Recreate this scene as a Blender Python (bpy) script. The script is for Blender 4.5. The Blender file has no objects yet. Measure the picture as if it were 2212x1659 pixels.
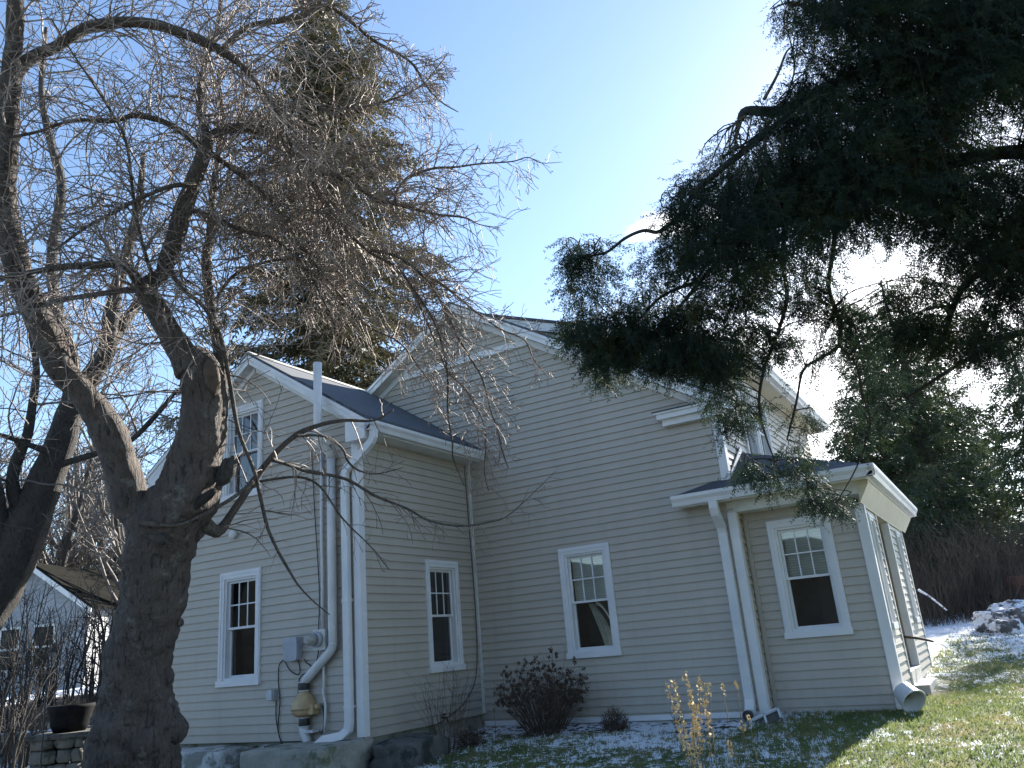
import bpy, math, random
import numpy as np
from mathutils import Vector, Matrix, noise as mnoise
random.seed(11); RNG = np.random.default_rng(7)
sc = bpy.context.scene
COL = sc.collection
V = Vector
rad = math.radians

# ------------------------------------------------------------------ camera (calibrated from the house's own lines)
CAM = V((6.66887, -10.26248, 0.22115))
YAW, PITCH, ROLL, FPX = 0.511223424, 0.313834257, -0.086569013, 3226.3674
_f = V((-math.sin(YAW)*math.cos(PITCH), math.cos(YAW)*math.cos(PITCH), math.sin(PITCH)))
_r = V((math.cos(YAW), math.sin(YAW), 0.0)); _u = _r.cross(_f)
_c, _s = math.cos(ROLL), math.sin(ROLL)
RIGHT, UP, FWD = _c*_r + _s*_u, -_s*_r + _c*_u, _f
F = FPX/1.8517
FH, RH = V((-math.sin(YAW), math.cos(YAW), 0)), V((math.cos(YAW), math.sin(YAW), 0))
def at(u, v, d):
    "a survey point: bearing (u,v) as sighted from the camera station, distance d metres along its axis"
    return CAM + d*((u-1106)/F*RIGHT - (v-829.5)/F*UP + FWD)
def px(p):
    q = p-CAM; z = q.dot(FWD)
    if z < .05: return (-9999, -9999, z)
    return (1106+F*q.dot(RIGHT)/z, 829.5-F*q.dot(UP)/z, z)
def on_y(u, v, y):
    d = (u-1106)/F*RIGHT - (v-829.5)/F*UP + FWD
    return CAM + d*((y-CAM.y)/d.y)

cam = bpy.data.cameras.new('camera'); camo = bpy.data.objects.new('camera', cam); COL.objects.link(camo)
camo.matrix_world = Matrix(((RIGHT.x, UP.x, -FWD.x, CAM.x), (RIGHT.y, UP.y, -FWD.y, CAM.y), (RIGHT.z, UP.z, -FWD.z, CAM.z), (0, 0, 0, 1)))
cam.sensor_width = 36; cam.lens = 36*FPX/4096; cam.clip_end = 3000; cam.clip_start = .05
sc.camera = camo

# ------------------------------------------------------------------ mesh helpers
WL = {}
def sstep(a, b, x):
    t = min(1, max(0, (x-a)/(b-a))); return t*t*(3-2*t)
class MB:
    def __init__(s): s.v, s.f = [], []
    def poly(s, pts):
        i = len(s.v); s.v += [tuple(p) for p in pts]; s.f.append(tuple(range(i, i+len(pts))))
    def box(s, a, b):
        x0, y0, z0 = [min(p, q) for p, q in zip(a, b)]; x1, y1, z1 = [max(p, q) for p, q in zip(a, b)]
        i = len(s.v)
        s.v += [(x0,y0,z0),(x1,y0,z0),(x1,y1,z0),(x0,y1,z0),(x0,y0,z1),(x1,y0,z1),(x1,y1,z1),(x0,y1,z1)]
        s.f += [(i,i+3,i+2,i+1),(i+4,i+5,i+6,i+7),(i,i+1,i+5,i+4),(i+1,i+2,i+6,i+5),(i+2,i+3,i+7,i+6),(i+3,i,i+4,i+7)]
        return s
    def obox(s, o, ax, ay, az):
        "box spanned from corner o by three edge vectors"
        i = len(s.v); o = V(o); ax, ay, az = V(ax), V(ay), V(az)
        if ax.cross(ay).dot(az) < 0: ax, ay = ay, ax
        for dz in (0, 1):
            for a, b in ((0,0),(1,0),(1,1),(0,1)): s.v.append(tuple(o+a*ax+b*ay+dz*az))
        s.f += [(i,i+3,i+2,i+1),(i+4,i+5,i+6,i+7),(i,i+1,i+5,i+4),(i+1,i+2,i+6,i+5),(i+2,i+3,i+7,i+6),(i+3,i,i+4,i+7)]
        return s
    def prism(s, pts, ext):
        "convex or concave outline pushed along ext"
        pts = [V(p) for p in pts]; ext = V(ext); n = len(pts); i = len(s.v)
        nrm = V((0,0,0))
        for k in range(n): nrm += (pts[k]-pts[0]).cross(pts[(k+1) % n]-pts[0])
        if nrm.dot(ext) > 0: pts = pts[::-1]
        s.v += [tuple(p) for p in pts] + [tuple(p+ext) for p in pts]
        s.f.append(tuple(range(i, i+n))); s.f.append(tuple(range(i+2*n-1, i+n-1, -1)))
        for k in range(n):
            k2 = (k+1) % n; s.f.append((i+k2, i+k, i+n+k, i+n+k2))
        return s
    def tube(s, pts, rads, n=6, cap=True, bump=0, bscale=1, squash=None):
        pts = [V(p) for p in pts]; m = len(pts)
        if isinstance(rads, (int, float)): rads = [rads]*m
        t = (pts[1]-pts[0]).normalized()
        a = t.orthogonal().normalized(); base = len(s.v)
        for k in range(m):
            t2 = (pts[min(k+1, m-1)]-pts[max(k-1, 0)])
            if t2.length > 1e-9: t2.normalize(); a = (a-a.dot(t2)*t2); a = a.normalized() if a.length > 1e-6 else t2.orthogonal().normalized(); t = t2
            b = t.cross(a)
            for j in range(n):
                w = 2*math.pi*j/n; d = a*math.cos(w)+b*math.sin(w); r = rads[k]
                p = pts[k]+d*r
                if bump:
                    q = p*bscale
                    r2 = r*(1+bump*(mnoise.noise(q)*.9+mnoise.noise(q*2.7)*.5+.35*mnoise.noise(q*6.5)))
                    p = pts[k]+d*r2
                s.v.append(tuple(p))
        for k in range(m-1):
            for j in range(n):
                j2 = (j+1) % n; q = base+k*n
                s.f.append((q+j, q+j2, q+n+j2, q+n+j))
        if cap:
            s.f.append(tuple(range(base+n-1, base-1, -1))); s.f.append(tuple(range(base+(m-1)*n, base+m*n)))
        return s
    def rect(s, pts, w, h, side):
        "rectangular section swept along pts; w is measured along the fixed vector side"
        pts = [V(p) for p in pts]; m = len(pts); base = len(s.v); side = V(side).normalized()
        for k in range(m):
            if 0 < k < m-1:
                t1 = (pts[k]-pts[k-1]).normalized(); t2 = (pts[k+1]-pts[k]).normalized(); t = (t1+t2).normalized(); sc_ = 1/max(.5, t.dot(t1))
            else: t = (pts[min(k+1, m-1)]-pts[max(k-1, 0)]).normalized(); sc_ = 1
            sd = side; nn = t.cross(sd).normalized()*sc_
            for a, b in ((-1,-1),(1,-1),(1,1),(-1,1)): s.v.append(tuple(pts[k]+sd*a*w/2+nn*b*h/2))
        for k in range(m-1):
            for j in range(4):
                j2 = (j+1) % 4; q = base+4*k; s.f.append((q+j, q+j2, q+4+j2, q+4+j))
        s.f.append((base+3, base+2, base+1, base)); q = base+4*(m-1); s.f.append((q, q+1, q+2, q+3))
        return s
    def lathe(s, c, prof, n=20, axis='Z'):
        c = V(c); base = len(s.v); m = len(prof)
        for r, h in prof:
            for j in range(n):
                w = 2*math.pi*j/n; x, y = r*math.cos(w), r*math.sin(w)
                s.v.append(tuple(c + (V((x, y, h)) if axis == 'Z' else V((x, h, y)) if axis == 'Y' else V((h, x, y)))))
        for k in range(m-1):
            for j in range(n):
                j2 = (j+1) % n; q = base+k*n; s.f.append((q+j, q+j2, q+n+j2, q+n+j))
        s.f.append(tuple(range(base+n-1, base-1, -1))); s.f.append(tuple(range(base+(m-1)*n, base+m*n)))
        return s
    def build(s, name, mat, parent=None, smooth=False, fix=True):
        me = bpy.data.meshes.new(name); me.from_pydata(s.v, [], s.f); me.update()
        if fix and len(s.f) < 60000:
            import bmesh
            bm = bmesh.new(); bm.from_mesh(me); bmesh.ops.recalc_face_normals(bm, faces=bm.faces); bm.to_mesh(me); bm.free()
        return link(name, me, mat, parent, smooth)
def link(name, me, mat, parent=None, smooth=False):
    for m in (mat if isinstance(mat, (list, tuple)) else [mat]): me.materials.append(m)
    if smooth: me.polygons.foreach_set('use_smooth', [True]*len(me.polygons))
    o = bpy.data.objects.new(name, me); COL.objects.link(o)
    if parent is not None:
        o.parent = parent; o.location = -WL.get(parent.name, V((0,0,0)))
    WL[o.name] = V((0,0,0))
    return o
def build_np(name, v, q, mat, parent=None, smooth=False):
    v = np.ascontiguousarray(v, dtype=np.float32); q = np.ascontiguousarray(q, dtype=np.int32)
    k = q.shape[1]; me = bpy.data.meshes.new(name)
    me.vertices.add(len(v)); me.vertices.foreach_set('co', v.ravel())
    me.loops.add(q.size); me.loops.foreach_set('vertex_index', q.ravel())
    me.polygons.add(len(q)); me.polygons.foreach_set('loop_start', np.arange(len(q), dtype=np.int32)*k)
    me.update(calc_edges=True); me.validate()
    return link(name, me, mat, parent, smooth)
def tag(o, label=None, cat=None, group=None, kind=None):
    for k, w in (('label', label), ('category', cat), ('group', group), ('kind', kind)):
        if w: o[k] = w
    return o
def thing(name, loc, label, cat, group=None):
    o = bpy.data.objects.new(name, None); COL.objects.link(o); o.location = loc; o.empty_display_size = .2
    WL[o.name] = V(loc); return tag(o, label, cat, group)
def copy_tree(o, loc, rz=0, s=1, label=None, tilt=(0, 0)):
    c = o.copy(); COL.objects.link(c); c.location = loc; c.rotation_euler = (tilt[0], tilt[1], rz); c.scale = (s, s, s)
    if label: c['label'] = label
    for ch in list(o.children):
        d = ch.copy(); COL.objects.link(d); d.parent = c
    return c

# ------------------------------------------------------------------ materials
MAT = {}
def nodes(name):
    m = bpy.data.materials.new(name); m.use_nodes = True; nt = m.node_tree
    MAT[name] = m; b = nt.nodes['Principled BSDF']
    return m, nt, b
def N(nt, t, **kw):
    n = nt.nodes.new(t)
    for k, v in kw.items():
        if k in n.inputs: n.inputs[k].default_value = v
        else: setattr(n, k, v)
    return n
def objco(nt, scale=None):
    g = N(nt, 'ShaderNodeNewGeometry'); out = g.outputs['Position']
    if scale:
        mp = N(nt, 'ShaderNodeMapping'); mp.inputs['Scale'].default_value = scale; nt.links.new(out, mp.inputs['Vector']); out = mp.outputs['Vector']
    return out
def noise(nt, scale, detail=4, rough=.6, vec=None, **kw):
    n = N(nt, 'ShaderNodeTexNoise'); n.inputs['Scale'].default_value = scale; n.inputs['Detail'].default_value = detail; n.inputs['Roughness'].default_value = rough
    nt.links.new(vec if vec is not None else objco(nt), n.inputs['Vector']); return n.outputs['Fac']
def ramp(nt, fac, stops, interp='LINEAR'):
    r = N(nt, 'ShaderNodeValToRGB'); r.color_ramp.interpolation = interp; e = r.color_ramp.elements
    while len(e) < len(stops): e.new(.5)
    for el, (p, c) in zip(e, stops):
        el.position = p; el.color = (*c, 1) if len(c) == 3 else c
    nt.links.new(fac, r.inputs['Fac']); return r.outputs['Color']
def mix(nt, fac, a, b, typ='MIX'):
    m = N(nt, 'ShaderNodeMix', data_type='RGBA', blend_type=typ)
    for i, x in ((0, fac), (6, a), (7, b)):
        if hasattr(x, 'links'): nt.links.new(x, m.inputs[i])
        else: m.inputs[i].default_value = (*x, 1) if isinstance(x, tuple) and len(x) == 3 else x
    return m.outputs[2]
def math_(nt, op, a, b=None, c=None, clamp=False):
    m = N(nt, 'ShaderNodeMath', operation=op, use_clamp=clamp)
    for i, x in enumerate((a, b, c)):
        if x is None: continue
        if hasattr(x, 'links'): nt.links.new(x, m.inputs[i])
        else: m.inputs[i].default_value = x
    return m.outputs[0]
def bump(nt, b, h, strength=.3, dist=.02):
    n = N(nt, 'ShaderNodeBump'); n.inputs['Strength'].default_value = strength; n.inputs['Distance'].default_value = dist
    nt.links.new(h, n.inputs['Height']); nt.links.new(n.outputs['Normal'], b.inputs['Normal'])
def simple(name, c1, c2, scale=6, rough=.6, detail=4, bmp=0, bscale=None, lo=.35, hi=.65, stretch=None, spec=None):
    m, nt, b = nodes(name); vec = objco(nt, stretch) if stretch else None
    f = noise(nt, scale, detail, vec=vec)
    nt.links.new(ramp(nt, f, [(lo, c1), (hi, c2)]), b.inputs['Base Color']); b.inputs['Roughness'].default_value = rough
    if spec is not None: b.inputs['Specular IOR Level'].default_value = spec
    if bmp: bump(nt, b, noise(nt, bscale or scale*3, 5, vec=vec), bmp)
    return m

SID1, SID2 = (.395, .358, .305), (.445, .405, .345)
def siding_mat(name, c1, c2):
    m, nt, b = nodes(name)
    f = noise(nt, .9, 5, .65); g = noise(nt, 60, 2, .5, vec=objco(nt, (.15, .15, 1)))
    col = ramp(nt, f, [(.3, c1), (.7, c2)])
    col = mix(nt, math_(nt, 'MULTIPLY', g, .10), col, tuple(x*.6 for x in c1))
    st = noise(nt, 2.2, 5, .7, vec=objco(nt, (2.5, 2.5, .25)))
    col = mix(nt, math_(nt, 'MULTIPLY', ramp(nt, st, [(.50, (0, 0, 0)), (.72, (1, 1, 1))]), .22), col, tuple(x*.62 for x in c1))
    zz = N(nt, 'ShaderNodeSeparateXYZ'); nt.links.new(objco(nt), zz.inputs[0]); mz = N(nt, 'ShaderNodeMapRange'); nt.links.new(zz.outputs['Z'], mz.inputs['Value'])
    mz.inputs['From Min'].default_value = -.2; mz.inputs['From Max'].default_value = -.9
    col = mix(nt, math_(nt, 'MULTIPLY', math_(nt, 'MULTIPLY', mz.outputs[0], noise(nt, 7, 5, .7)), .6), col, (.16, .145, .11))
    nt.links.new(col, b.inputs['Base Color']); b.inputs['Roughness'].default_value = .48
    bump(nt, b, noise(nt, 40, 3, .5, vec=objco(nt, (.12, .12, 1.5))), .12, .004)
    return m
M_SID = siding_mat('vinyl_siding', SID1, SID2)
M_SIDW = siding_mat('white_clapboard', (.52, .53, .52), (.62, .62, .60)); M_SIDC = siding_mat('cottage_clapboard', (.22, .23, .25), (.32, .33, .34))
M_TRIM = simple('white_trim', (.60, .61, .62), (.68, .68, .68), 3, .42, 5, .05, 30)
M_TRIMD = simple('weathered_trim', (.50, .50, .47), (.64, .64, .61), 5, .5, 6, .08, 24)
M_SOFF = simple('cream_soffit', (.54, .49, .36), (.60, .55, .42), 4, .55, 4)
M_GUT = simple('gutter_metal', (.56, .58, .60), (.66, .66, .66), 2.5, .35, 4)
def shingle_mat(name, c1, c2, c3):
    m, nt, b = nodes(name)
    br = N(nt, 'ShaderNodeTexBrick', offset=.5, squash=1.0); br.inputs['Scale'].default_value = 1.0
    br.inputs['Brick Width'].default_value = .30; br.inputs['Row Height'].default_value = .13; br.inputs['Mortar Size'].default_value = .006
    br.inputs['Color1'].default_value = (*c1, 1); br.inputs['Color2'].default_value = (*c2, 1); br.inputs['Mortar'].default_value = (*[x*.35 for x in c1], 1)
    nt.links.new(N(nt, 'ShaderNodeTexCoord').outputs['UV'], br.inputs['Vector'])
    col = mix(nt, math_(nt, 'MULTIPLY', noise(nt, 45, 3), .9), br.outputs['Color'], c3)
    nt.links.new(col, b.inputs['Base Color']); b.inputs['Roughness'].default_value = .85
    bump(nt, b, br.outputs['Fac'], -.5, .01)
    return m
M_SHIN = shingle_mat('asphalt_shingles', (.045, .05, .062), (.07, .078, .095), (.10, .11, .125))
M_SHINB = shingle_mat('dark_shingles', (.012, .012, .011), (.02, .02, .018), (.03, .03, .027)); MAT['dark_shingles'].node_tree.nodes['Principled BSDF'].inputs['Specular IOR Level'].default_value = 0
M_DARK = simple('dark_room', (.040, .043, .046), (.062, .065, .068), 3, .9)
M_BLIND = simple('window_blind', (.62, .66, .58), (.74, .77, .69), 8, .8, stretch=(1, 1, 9))
M_CURT = simple('sheer_curtain', (.60, .60, .50), (.78, .78, .70), 12, .85)
M_BLACK = simple('black_rubber', (.012, .012, .013), (.03, .03, .03), 14, .5)
M_WIRE = simple('dark_cable', (.018, .017, .018), (.04, .04, .04), 14, .6)
M_PVC = simple('white_pvc', (.54, .54, .53), (.63, .63, .62), 5, .35)
M_FAN = simple('tan_plastic', (.34, .24, .12), (.50, .37, .21), 7, .5)
M_FANW = simple('rusty_band', (.30, .14, .07), (.40, .22, .12), 14, .6)
M_GREY = simple('grey_plastic', (.30, .32, .36), (.38, .40, .44), 6, .5)
M_GALV = simple('galvanised_steel', (.42, .44, .46), (.56, .57, .58), 9, .4)
M_CONC = simple('concrete', (.36, .35, .32), (.52, .50, .46), 9, .85, 7, .25, 50)
M_SNOWC = simple('snow_crust', (.72, .75, .80), (.86, .88, .92), 14, .6, 4, .3, 30)
M_POT = simple('plastic_planter', (.008, .008, .009), (.018, .018, .02), 8, .8, spec=.1)
M_RED = simple('red_paint', (.16, .03, .02), (.26, .06, .035), 11, .55)
M_LAMP = simple('lamp_iron', (.015, .015, .017), (.03, .03, .03), 12, .5)
m, nt, b = nodes('frosted_lamp_glass'); b.inputs['Base Color'].default_value = (.5, .55, .6, 1); b.inputs['Roughness'].default_value = .25
M_LGLASS = m
m, nt, b = nodes('clear_dome'); b.inputs['Base Color'].default_value = (.75, .72, .66, 1); b.inputs['Roughness'].default_value = .12; b.inputs['Transmission Weight'].default_value = .6
M_DOME = m
# glass: mirror-like at a glance, clear behind
m, nt, b = nodes('window_glass'); nt.nodes.remove(b)
fr = N(nt, 'ShaderNodeFresnel', IOR=1.5); tr = N(nt, 'ShaderNodeBsdfTransparent'); tr.inputs['Color'].default_value = (.84, .87, .87, 1)
gl = N(nt, 'ShaderNodeBsdfGlossy', Roughness=.02); mx = N(nt, 'ShaderNodeMixShader')
fc = math_(nt, 'MULTIPLY_ADD', fr.outputs[0], 1.0, .09, clamp=True)
nt.links.new(fc, mx.inputs[0]); nt.links.new(tr.outputs[0], mx.inputs[1]); nt.links.new(gl.outputs[0], mx.inputs[2])
nt.links.new(mx.outputs[0], nt.nodes['Material Output'].inputs['Surface']); M_GLASS = m

def bark_mat(name, dark, mid, light, scale=1.0, lich=None, stretch=(1, 1, .3)):
    m, nt, b = nodes(name); vec = objco(nt, stretch)
    v = N(nt, 'ShaderNodeTexVoronoi', feature='DISTANCE_TO_EDGE'); v.inputs['Scale'].default_value = 30*scale
    warp = N(nt, 'ShaderNodeTexNoise'); warp.inputs['Scale'].default_value = 9*scale; nt.links.new(vec, warp.inputs['Vector'])
    vm = N(nt, 'ShaderNodeVectorMath', operation='MULTIPLY_ADD'); nt.links.new(warp.outputs['Color'], vm.inputs[0]); vm.inputs[1].default_value = (.12/scale,)*3; nt.links.new(vec, vm.inputs[2])
    nt.links.new(vm.outputs[0], v.inputs['Vector'])
    n1 = noise(nt, 5*scale, 7, .7); n2 = noise(nt, 38*scale, 5, .65, vec=vec)
    col = ramp(nt, n1, [(.28, dark), (.5, mid), (.72, light)])
    crack = ramp(nt, v.outputs['Distance'], [(.0, (.72, .70, .68)), (.10, (1, 1, 1))])
    col = mix(nt, 1.0, col, crack, 'MULTIPLY')
    col = mix(nt, math_(nt, 'MULTIPLY', n2, .45), col, tuple(x*1.4 for x in light))
    fs = noise(nt, 16*scale, 8, .72, vec=objco(nt, (1.6, 1.6, .22)))
    col = mix(nt, ramp(nt, fs, [(.38, (.85, .85, .85)), (.47, (0, 0, 0))]), col, tuple(x*.35 for x in dark))
    if lich: col = mix(nt, ramp(nt, noise(nt, 7*scale, 6, .7), [(.58, (0, 0, 0)), (.68, (.8, .8, .8))]), col, lich)
    nt.links.new(col, b.inputs['Base Color']); b.inputs['Roughness'].default_value = .82
    h = math_(nt, 'ADD', math_(nt, 'MULTIPLY', ramp(nt, v.outputs['Distance'], [(0, (0, 0, 0)), (.2, (1, 1, 1))]), .25), math_(nt, 'MULTIPLY', n2, .8))
    h = math_(nt, 'ADD', h, math_(nt, 'MULTIPLY', fs, 1.6))
    bump(nt, b, h, 1.0, .04)
    return m
M_BARK = bark_mat('apple_bark', (.034, .025, .021), (.078, .060, .050), (.15, .12, .10), 1.0, (.20, .20, .175))
M_LIMB = bark_mat('limb_bark', (.055, .043, .035), (.11, .088, .072), (.20, .17, .145), 2.0, (.26, .26, .23))
M_BARK2 = bark_mat('dark_bark', (.025, .021, .018), (.05, .043, .037), (.09, .08, .07), 1.4)
M_TWIG = simple('twig_bark', (.12, .092, .076), (.31, .26, .225), 3, .62, 4, spec=.25)
M_TWIGF = simple('far_twig_bark', (.07, .058, .05), (.14, .12, .105), 1.2, .7)
M_CUT = simple('weathered_wood', (.045, .03, .02), (.10, .07, .05), 8, .85, 5, .4, 40)
M_HOLE = simple('hollow_shade', (.008, .007, .006), (.025, .02, .016), 9, .95)
def leaf_mat(name, stops, scale, trans=.25, rough=.6, stretch=None):
    m, nt, b = nodes(name)
    col = ramp(nt, noise(nt, scale, 3, .7, vec=objco(nt, stretch) if stretch else None), stops)
    nt.links.new(col, b.inputs['Base Color']); b.inputs['Roughness'].default_value = rough; b.inputs['Specular IOR Level'].default_value = .3
    t = N(nt, 'ShaderNodeBsdfTranslucent'); nt.links.new(col, t.inputs['Color']); mx = N(nt, 'ShaderNodeMixShader'); mx.inputs[0].default_value = trans
    nt.links.new(b.outputs[0], mx.inputs[1]); nt.links.new(t.outputs[0], mx.inputs[2]); nt.links.new(mx.outputs[0], nt.nodes['Material Output'].inputs['Surface'])
    return m
M_CEDAR = leaf_mat('cedar_foliage', [(.25, (.011, .020, .018)), (.5, (.018, .034, .022)), (.64, (.040, .058, .022)), (.72, (.085, .042, .022)), (.80, (.024, .038, .022))], 3.2, .38)
M_CEDARF = leaf_mat('far_cedar_foliage', [(.25, (.014, .028, .018)), (.5, (.028, .046, .022)), (.68, (.07, .085, .028)), (.82, (.09, .055, .025))], 1.6, .2)
M_SPRUCE = leaf_mat('spruce_foliage', [(.25, (.035, .038, .022)), (.5, (.075, .070, .036)), (.75, (.14, .115, .06))], .9, .25)
M_SEED = simple('dry_seed_husk', (.50, .37, .17), (.72, .57, .32), 22, .7)
M_STEM = simple('dry_stem', (.10, .075, .05), (.20, .16, .11), 14, .8)
M_HYD = simple('dried_flower', (.05, .033, .024), (.10, .068, .046), 18, .9)
M_HSTEM = simple('shrub_stem', (.06, .04, .03), (.12, .085, .06), 12, .8)
M_BRUSH = simple('brush_stem', (.025, .021, .017), (.105, .08, .058), .8, .9)
M_LEAFL = simple('dead_leaf', (.12, .06, .03), (.30, .19, .11), 9, .85)
def stone_mat(name, c1, c2, patch, pscale=3.0, lo=.52, hi=.6):
    m, nt, b = nodes(name)
    col = ramp(nt, noise(nt, 5, 7, .7), [(.3, c1), (.7, c2)])
    col = mix(nt, ramp(nt, noise(nt, pscale, 6, .65), [(lo, (0, 0, 0)), (hi, (1, 1, 1))]), col, patch)
    nt.links.new(col, b.inputs['Base Color']); b.inputs['Roughness'].default_value = .9
    bump(nt, b, noise(nt, 22, 8, .7), .7, .03); return m
M_STONE = stone_mat('granite', (.21, .21, .175), (.36, .35, .30), (.13, .15, .09))
M_STONEW = stone_mat('lime_washed_stone', (.16, .165, .14), (.24, .24, .21), (.50, .50, .48), 2.6, .48, .54)
M_STONED = stone_mat('dark_fieldstone', (.06, .06, .055), (.14, .135, .12), (.03, .035, .03))
M_STONEG = stone_mat('wall_fieldstone', (.10, .10, .09), (.22, .21, .18), (.06, .065, .05))
M_ROCKS = stone_mat('snowy_rock', (.07, .07, .075), (.16, .16, .16), (.78, .8, .84), 4.5, .46, .52)

# snow, shared by the ground and the blades that stand on it
def snow_mask(nt, amount=0.0):
    big = noise(nt, .42, 3, .6); mid = noise(nt, 2.6, 3, .6); fine = noise(nt, 11, 3, .62)
    s = math_(nt, 'ADD', math_(nt, 'MULTIPLY', big, .55), math_(nt, 'MULTIPLY', mid, .40))
    s = math_(nt, 'ADD', s, math_(nt, 'MULTIPLY', fine, .85))
    # more snow lies far up the slope and in the shade of the house, less on the sunny strip by the steps
    p = N(nt, 'ShaderNodeSeparateXYZ'); nt.links.new(objco(nt), p.inputs[0])
    far = math_(nt, 'MULTIPLY', math_(nt, 'DIVIDE', math_(nt, 'SUBTRACT', p.outputs['Y'], 3.0), 6.0, clamp=True), .22)
    s = math_(nt, 'ADD', s, far)
    s = math_(nt, 'ADD', s, math_(nt, 'MULTIPLY_ADD', math_(nt, 'DIVIDE', math_(nt, 'SUBTRACT', 5.6, p.outputs['X']), 1.4, clamp=True), .095, -.045))
    mr = N(nt, 'ShaderNodeMapRange', interpolation_type='SMOOTHSTEP'); nt.links.new(s, mr.inputs['Value'])
    mr.inputs['From Min'].default_value = .925-amount; mr.inputs['From Max'].default_value = 1.00-amount
    return mr.outputs[0]
m, nt, b = nodes('lawn')
g = ramp(nt, noise(nt, 2.1, 6, .65), [(.3, (.055, .085, .026)), (.48, (.10, .135, .042)), (.6, (.18, .175, .075)), (.75, (.22, .16, .085))])
g = mix(nt, math_(nt, 'MULTIPLY', noise(nt, 55, 3), .8), g, (.03, .035, .018))
nt.links.new(mix(nt, snow_mask(nt), g, (.80, .83, .88)), b.inputs['Base Color']); b.inputs['Roughness'].default_value = .9
bump(nt, b, noise(nt, 30, 6, .7), .8, .04); M_LAWN = m
m, nt, b = nodes('grass_blade')
g = ramp(nt, noise(nt, 2.1, 6, .65), [(.3, (.085, .14, .035)), (.48, (.15, .215, .06)), (.6, (.26, .26, .11)), (.75, (.33, .25, .13))])
g = mix(nt, math_(nt, 'MULTIPLY', noise(nt, 80, 2), .5), g, (.20, .19, .10))
nt.links.new(mix(nt, snow_mask(nt, -.02), g, (.80, .83, .88)), b.inputs['Base Color']); b.inputs['Roughness'].default_value = .7
b.inputs['Specular IOR Level'].default_value = .2; M_BLADE = m
t_ = N(nt, 'ShaderNodeBsdfTranslucent'); nt.links.new(b.inputs['Base Color'].links[0].from_socket, t_.inputs['Color']); mx = N(nt, 'ShaderNodeMixShader'); mx.inputs[0].default_value = .45
nt.links.new(b.outputs[0], mx.inputs[1]); nt.links.new(t_.outputs[0], mx.inputs[2]); nt.links.new(mx.outputs[0], nt.nodes['Material Output'].inputs['Surface'])
m, nt, b = nodes('garden_soil')
g = ramp(nt, noise(nt, 14, 6, .7), [(.3, (.025, .016, .013)), (.6, (.07, .042, .034)), (.75, (.10, .06, .045))])
nt.links.new(mix(nt, snow_mask(nt, .03), g, (.78, .81, .87)), b.inputs['Base Color']); b.inputs['Roughness'].default_value = .95
bump(nt, b, noise(nt, 34, 6, .7), 1.0, .05); M_SOIL = m

# ------------------------------------------------------------------ terrain
def gz(x, y):
    z = -1.38+.054*(y+10.26)
    if y > 24: z -= .03*(y-24)
    z -= .30*sstep(-4, -7, x)
    rel = V((x-CAM.x, y-CAM.y, 0)); s, r = rel.dot(FH), rel.dot(RH)
    k = sstep(-5.6, -6.6, r)
    if k and s > 17: z += k*(.55*sstep(17.3, 17.9, s)+.15*sstep(18, 22, s))
    z += .02*mnoise.noise(V((x*.5, y*.5, 0)))+.012*mnoise.noise(V((x*1.7, y*1.7, 3)))
    return z
def ground(u, v, d0=2, d1=80):
    "first point of the ground along a sight line"
    d = d0
    while d < d1:
        p = at(u, v, d)
        if p.z < gz(p.x, p.y): return V((p.x, p.y, gz(p.x, p.y)))
        d += .02
    p = at(u, v, d1); return V((p.x, p.y, gz(p.x, p.y)))
def axis_list(a, b, step, ext):
    xs = list(np.arange(a, b+1e-6, step)); d = step; lo, hi = xs[0], xs[-1]; L, H = [], []
    while lo > -ext: d *= 1.35; lo -= d; L.append(lo)
    d = step
    while hi < ext: d *= 1.35; hi += d; H.append(hi)
    return L[::-1]+xs+H
xs, ys = axis_list(-26, 16, .2, 900), axis_list(-13, 30, .2, 900)
gv = [(x, y, gz(x, y)) for y in ys for x in xs]; nx = len(xs)
gi = np.arange(nx*(len(ys)-1)).reshape(len(ys)-1, nx)[:, :-1].ravel()
tag(build_np('lawn_ground', gv, np.stack([gi, gi+1, gi+1+nx, gi+nx], 1), M_LAWN, None, True), kind='structure')
# planting bed at the foot of the gable wall
bed = MB(); nb = 40
for k in range(nb):
    for j in range(8):
        q = []
        for a, c_ in ((k, j), (k+1, j), (k+1, j+1), (k, j+1)):
            x = .02+3.75*a/nb; e = -.62-.14*math.sin(x*2.2)-.1*mnoise.noise(V((x*2, 0, 0)))
            y = -.012+(e)*c_/8; q.append((x, y, gz(x, y)+.03*math.sin(math.pi*(c_/8)**.8)+.02*mnoise.noise(V((x*7, y*7, 0)))+.006))
        bed.poly(q)
tag(bed.build('garden_bed', M_SOIL, None, False), kind='structure')

# ------------------------------------------------------------------ house
HOUSE = thing('house', (0, 0, -.82), 'beige vinyl sided house with white trim and dark shingle roofs', 'house')
LAP, LD = .1016, .018
def clip(poly, ax, val, keep_hi):
    out = []; n = len(poly)
    for i in range(n):
        a, b_ = poly[i], poly[(i+1) % n]; da, db = a[ax]-val, b_[ax]-val
        if not keep_hi: da, db = -da, -db
        if da >= 0: out.append(a)
        if (da > 0 and db < 0) or (da < 0 and db > 0):
            t = da/(da-db); out.append((a[0]+(b_[0]-a[0])*t, a[1]+(b_[1]-a[1])*t))
    return out
def cut(polys, hole):
    x0, x1, z0, z1 = hole; res = []
    for p in polys:
        for q in (clip(p, 0, x0, False), clip(p, 0, x1, True), clip(clip(clip(p, 0, x0, True), 0, x1, False), 1, z0, False), clip(clip(clip(p, 0, x0, True), 0, x1, False), 1, z1, True)):
            if len(q) >= 3: res.append(q)
    return res
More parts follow.
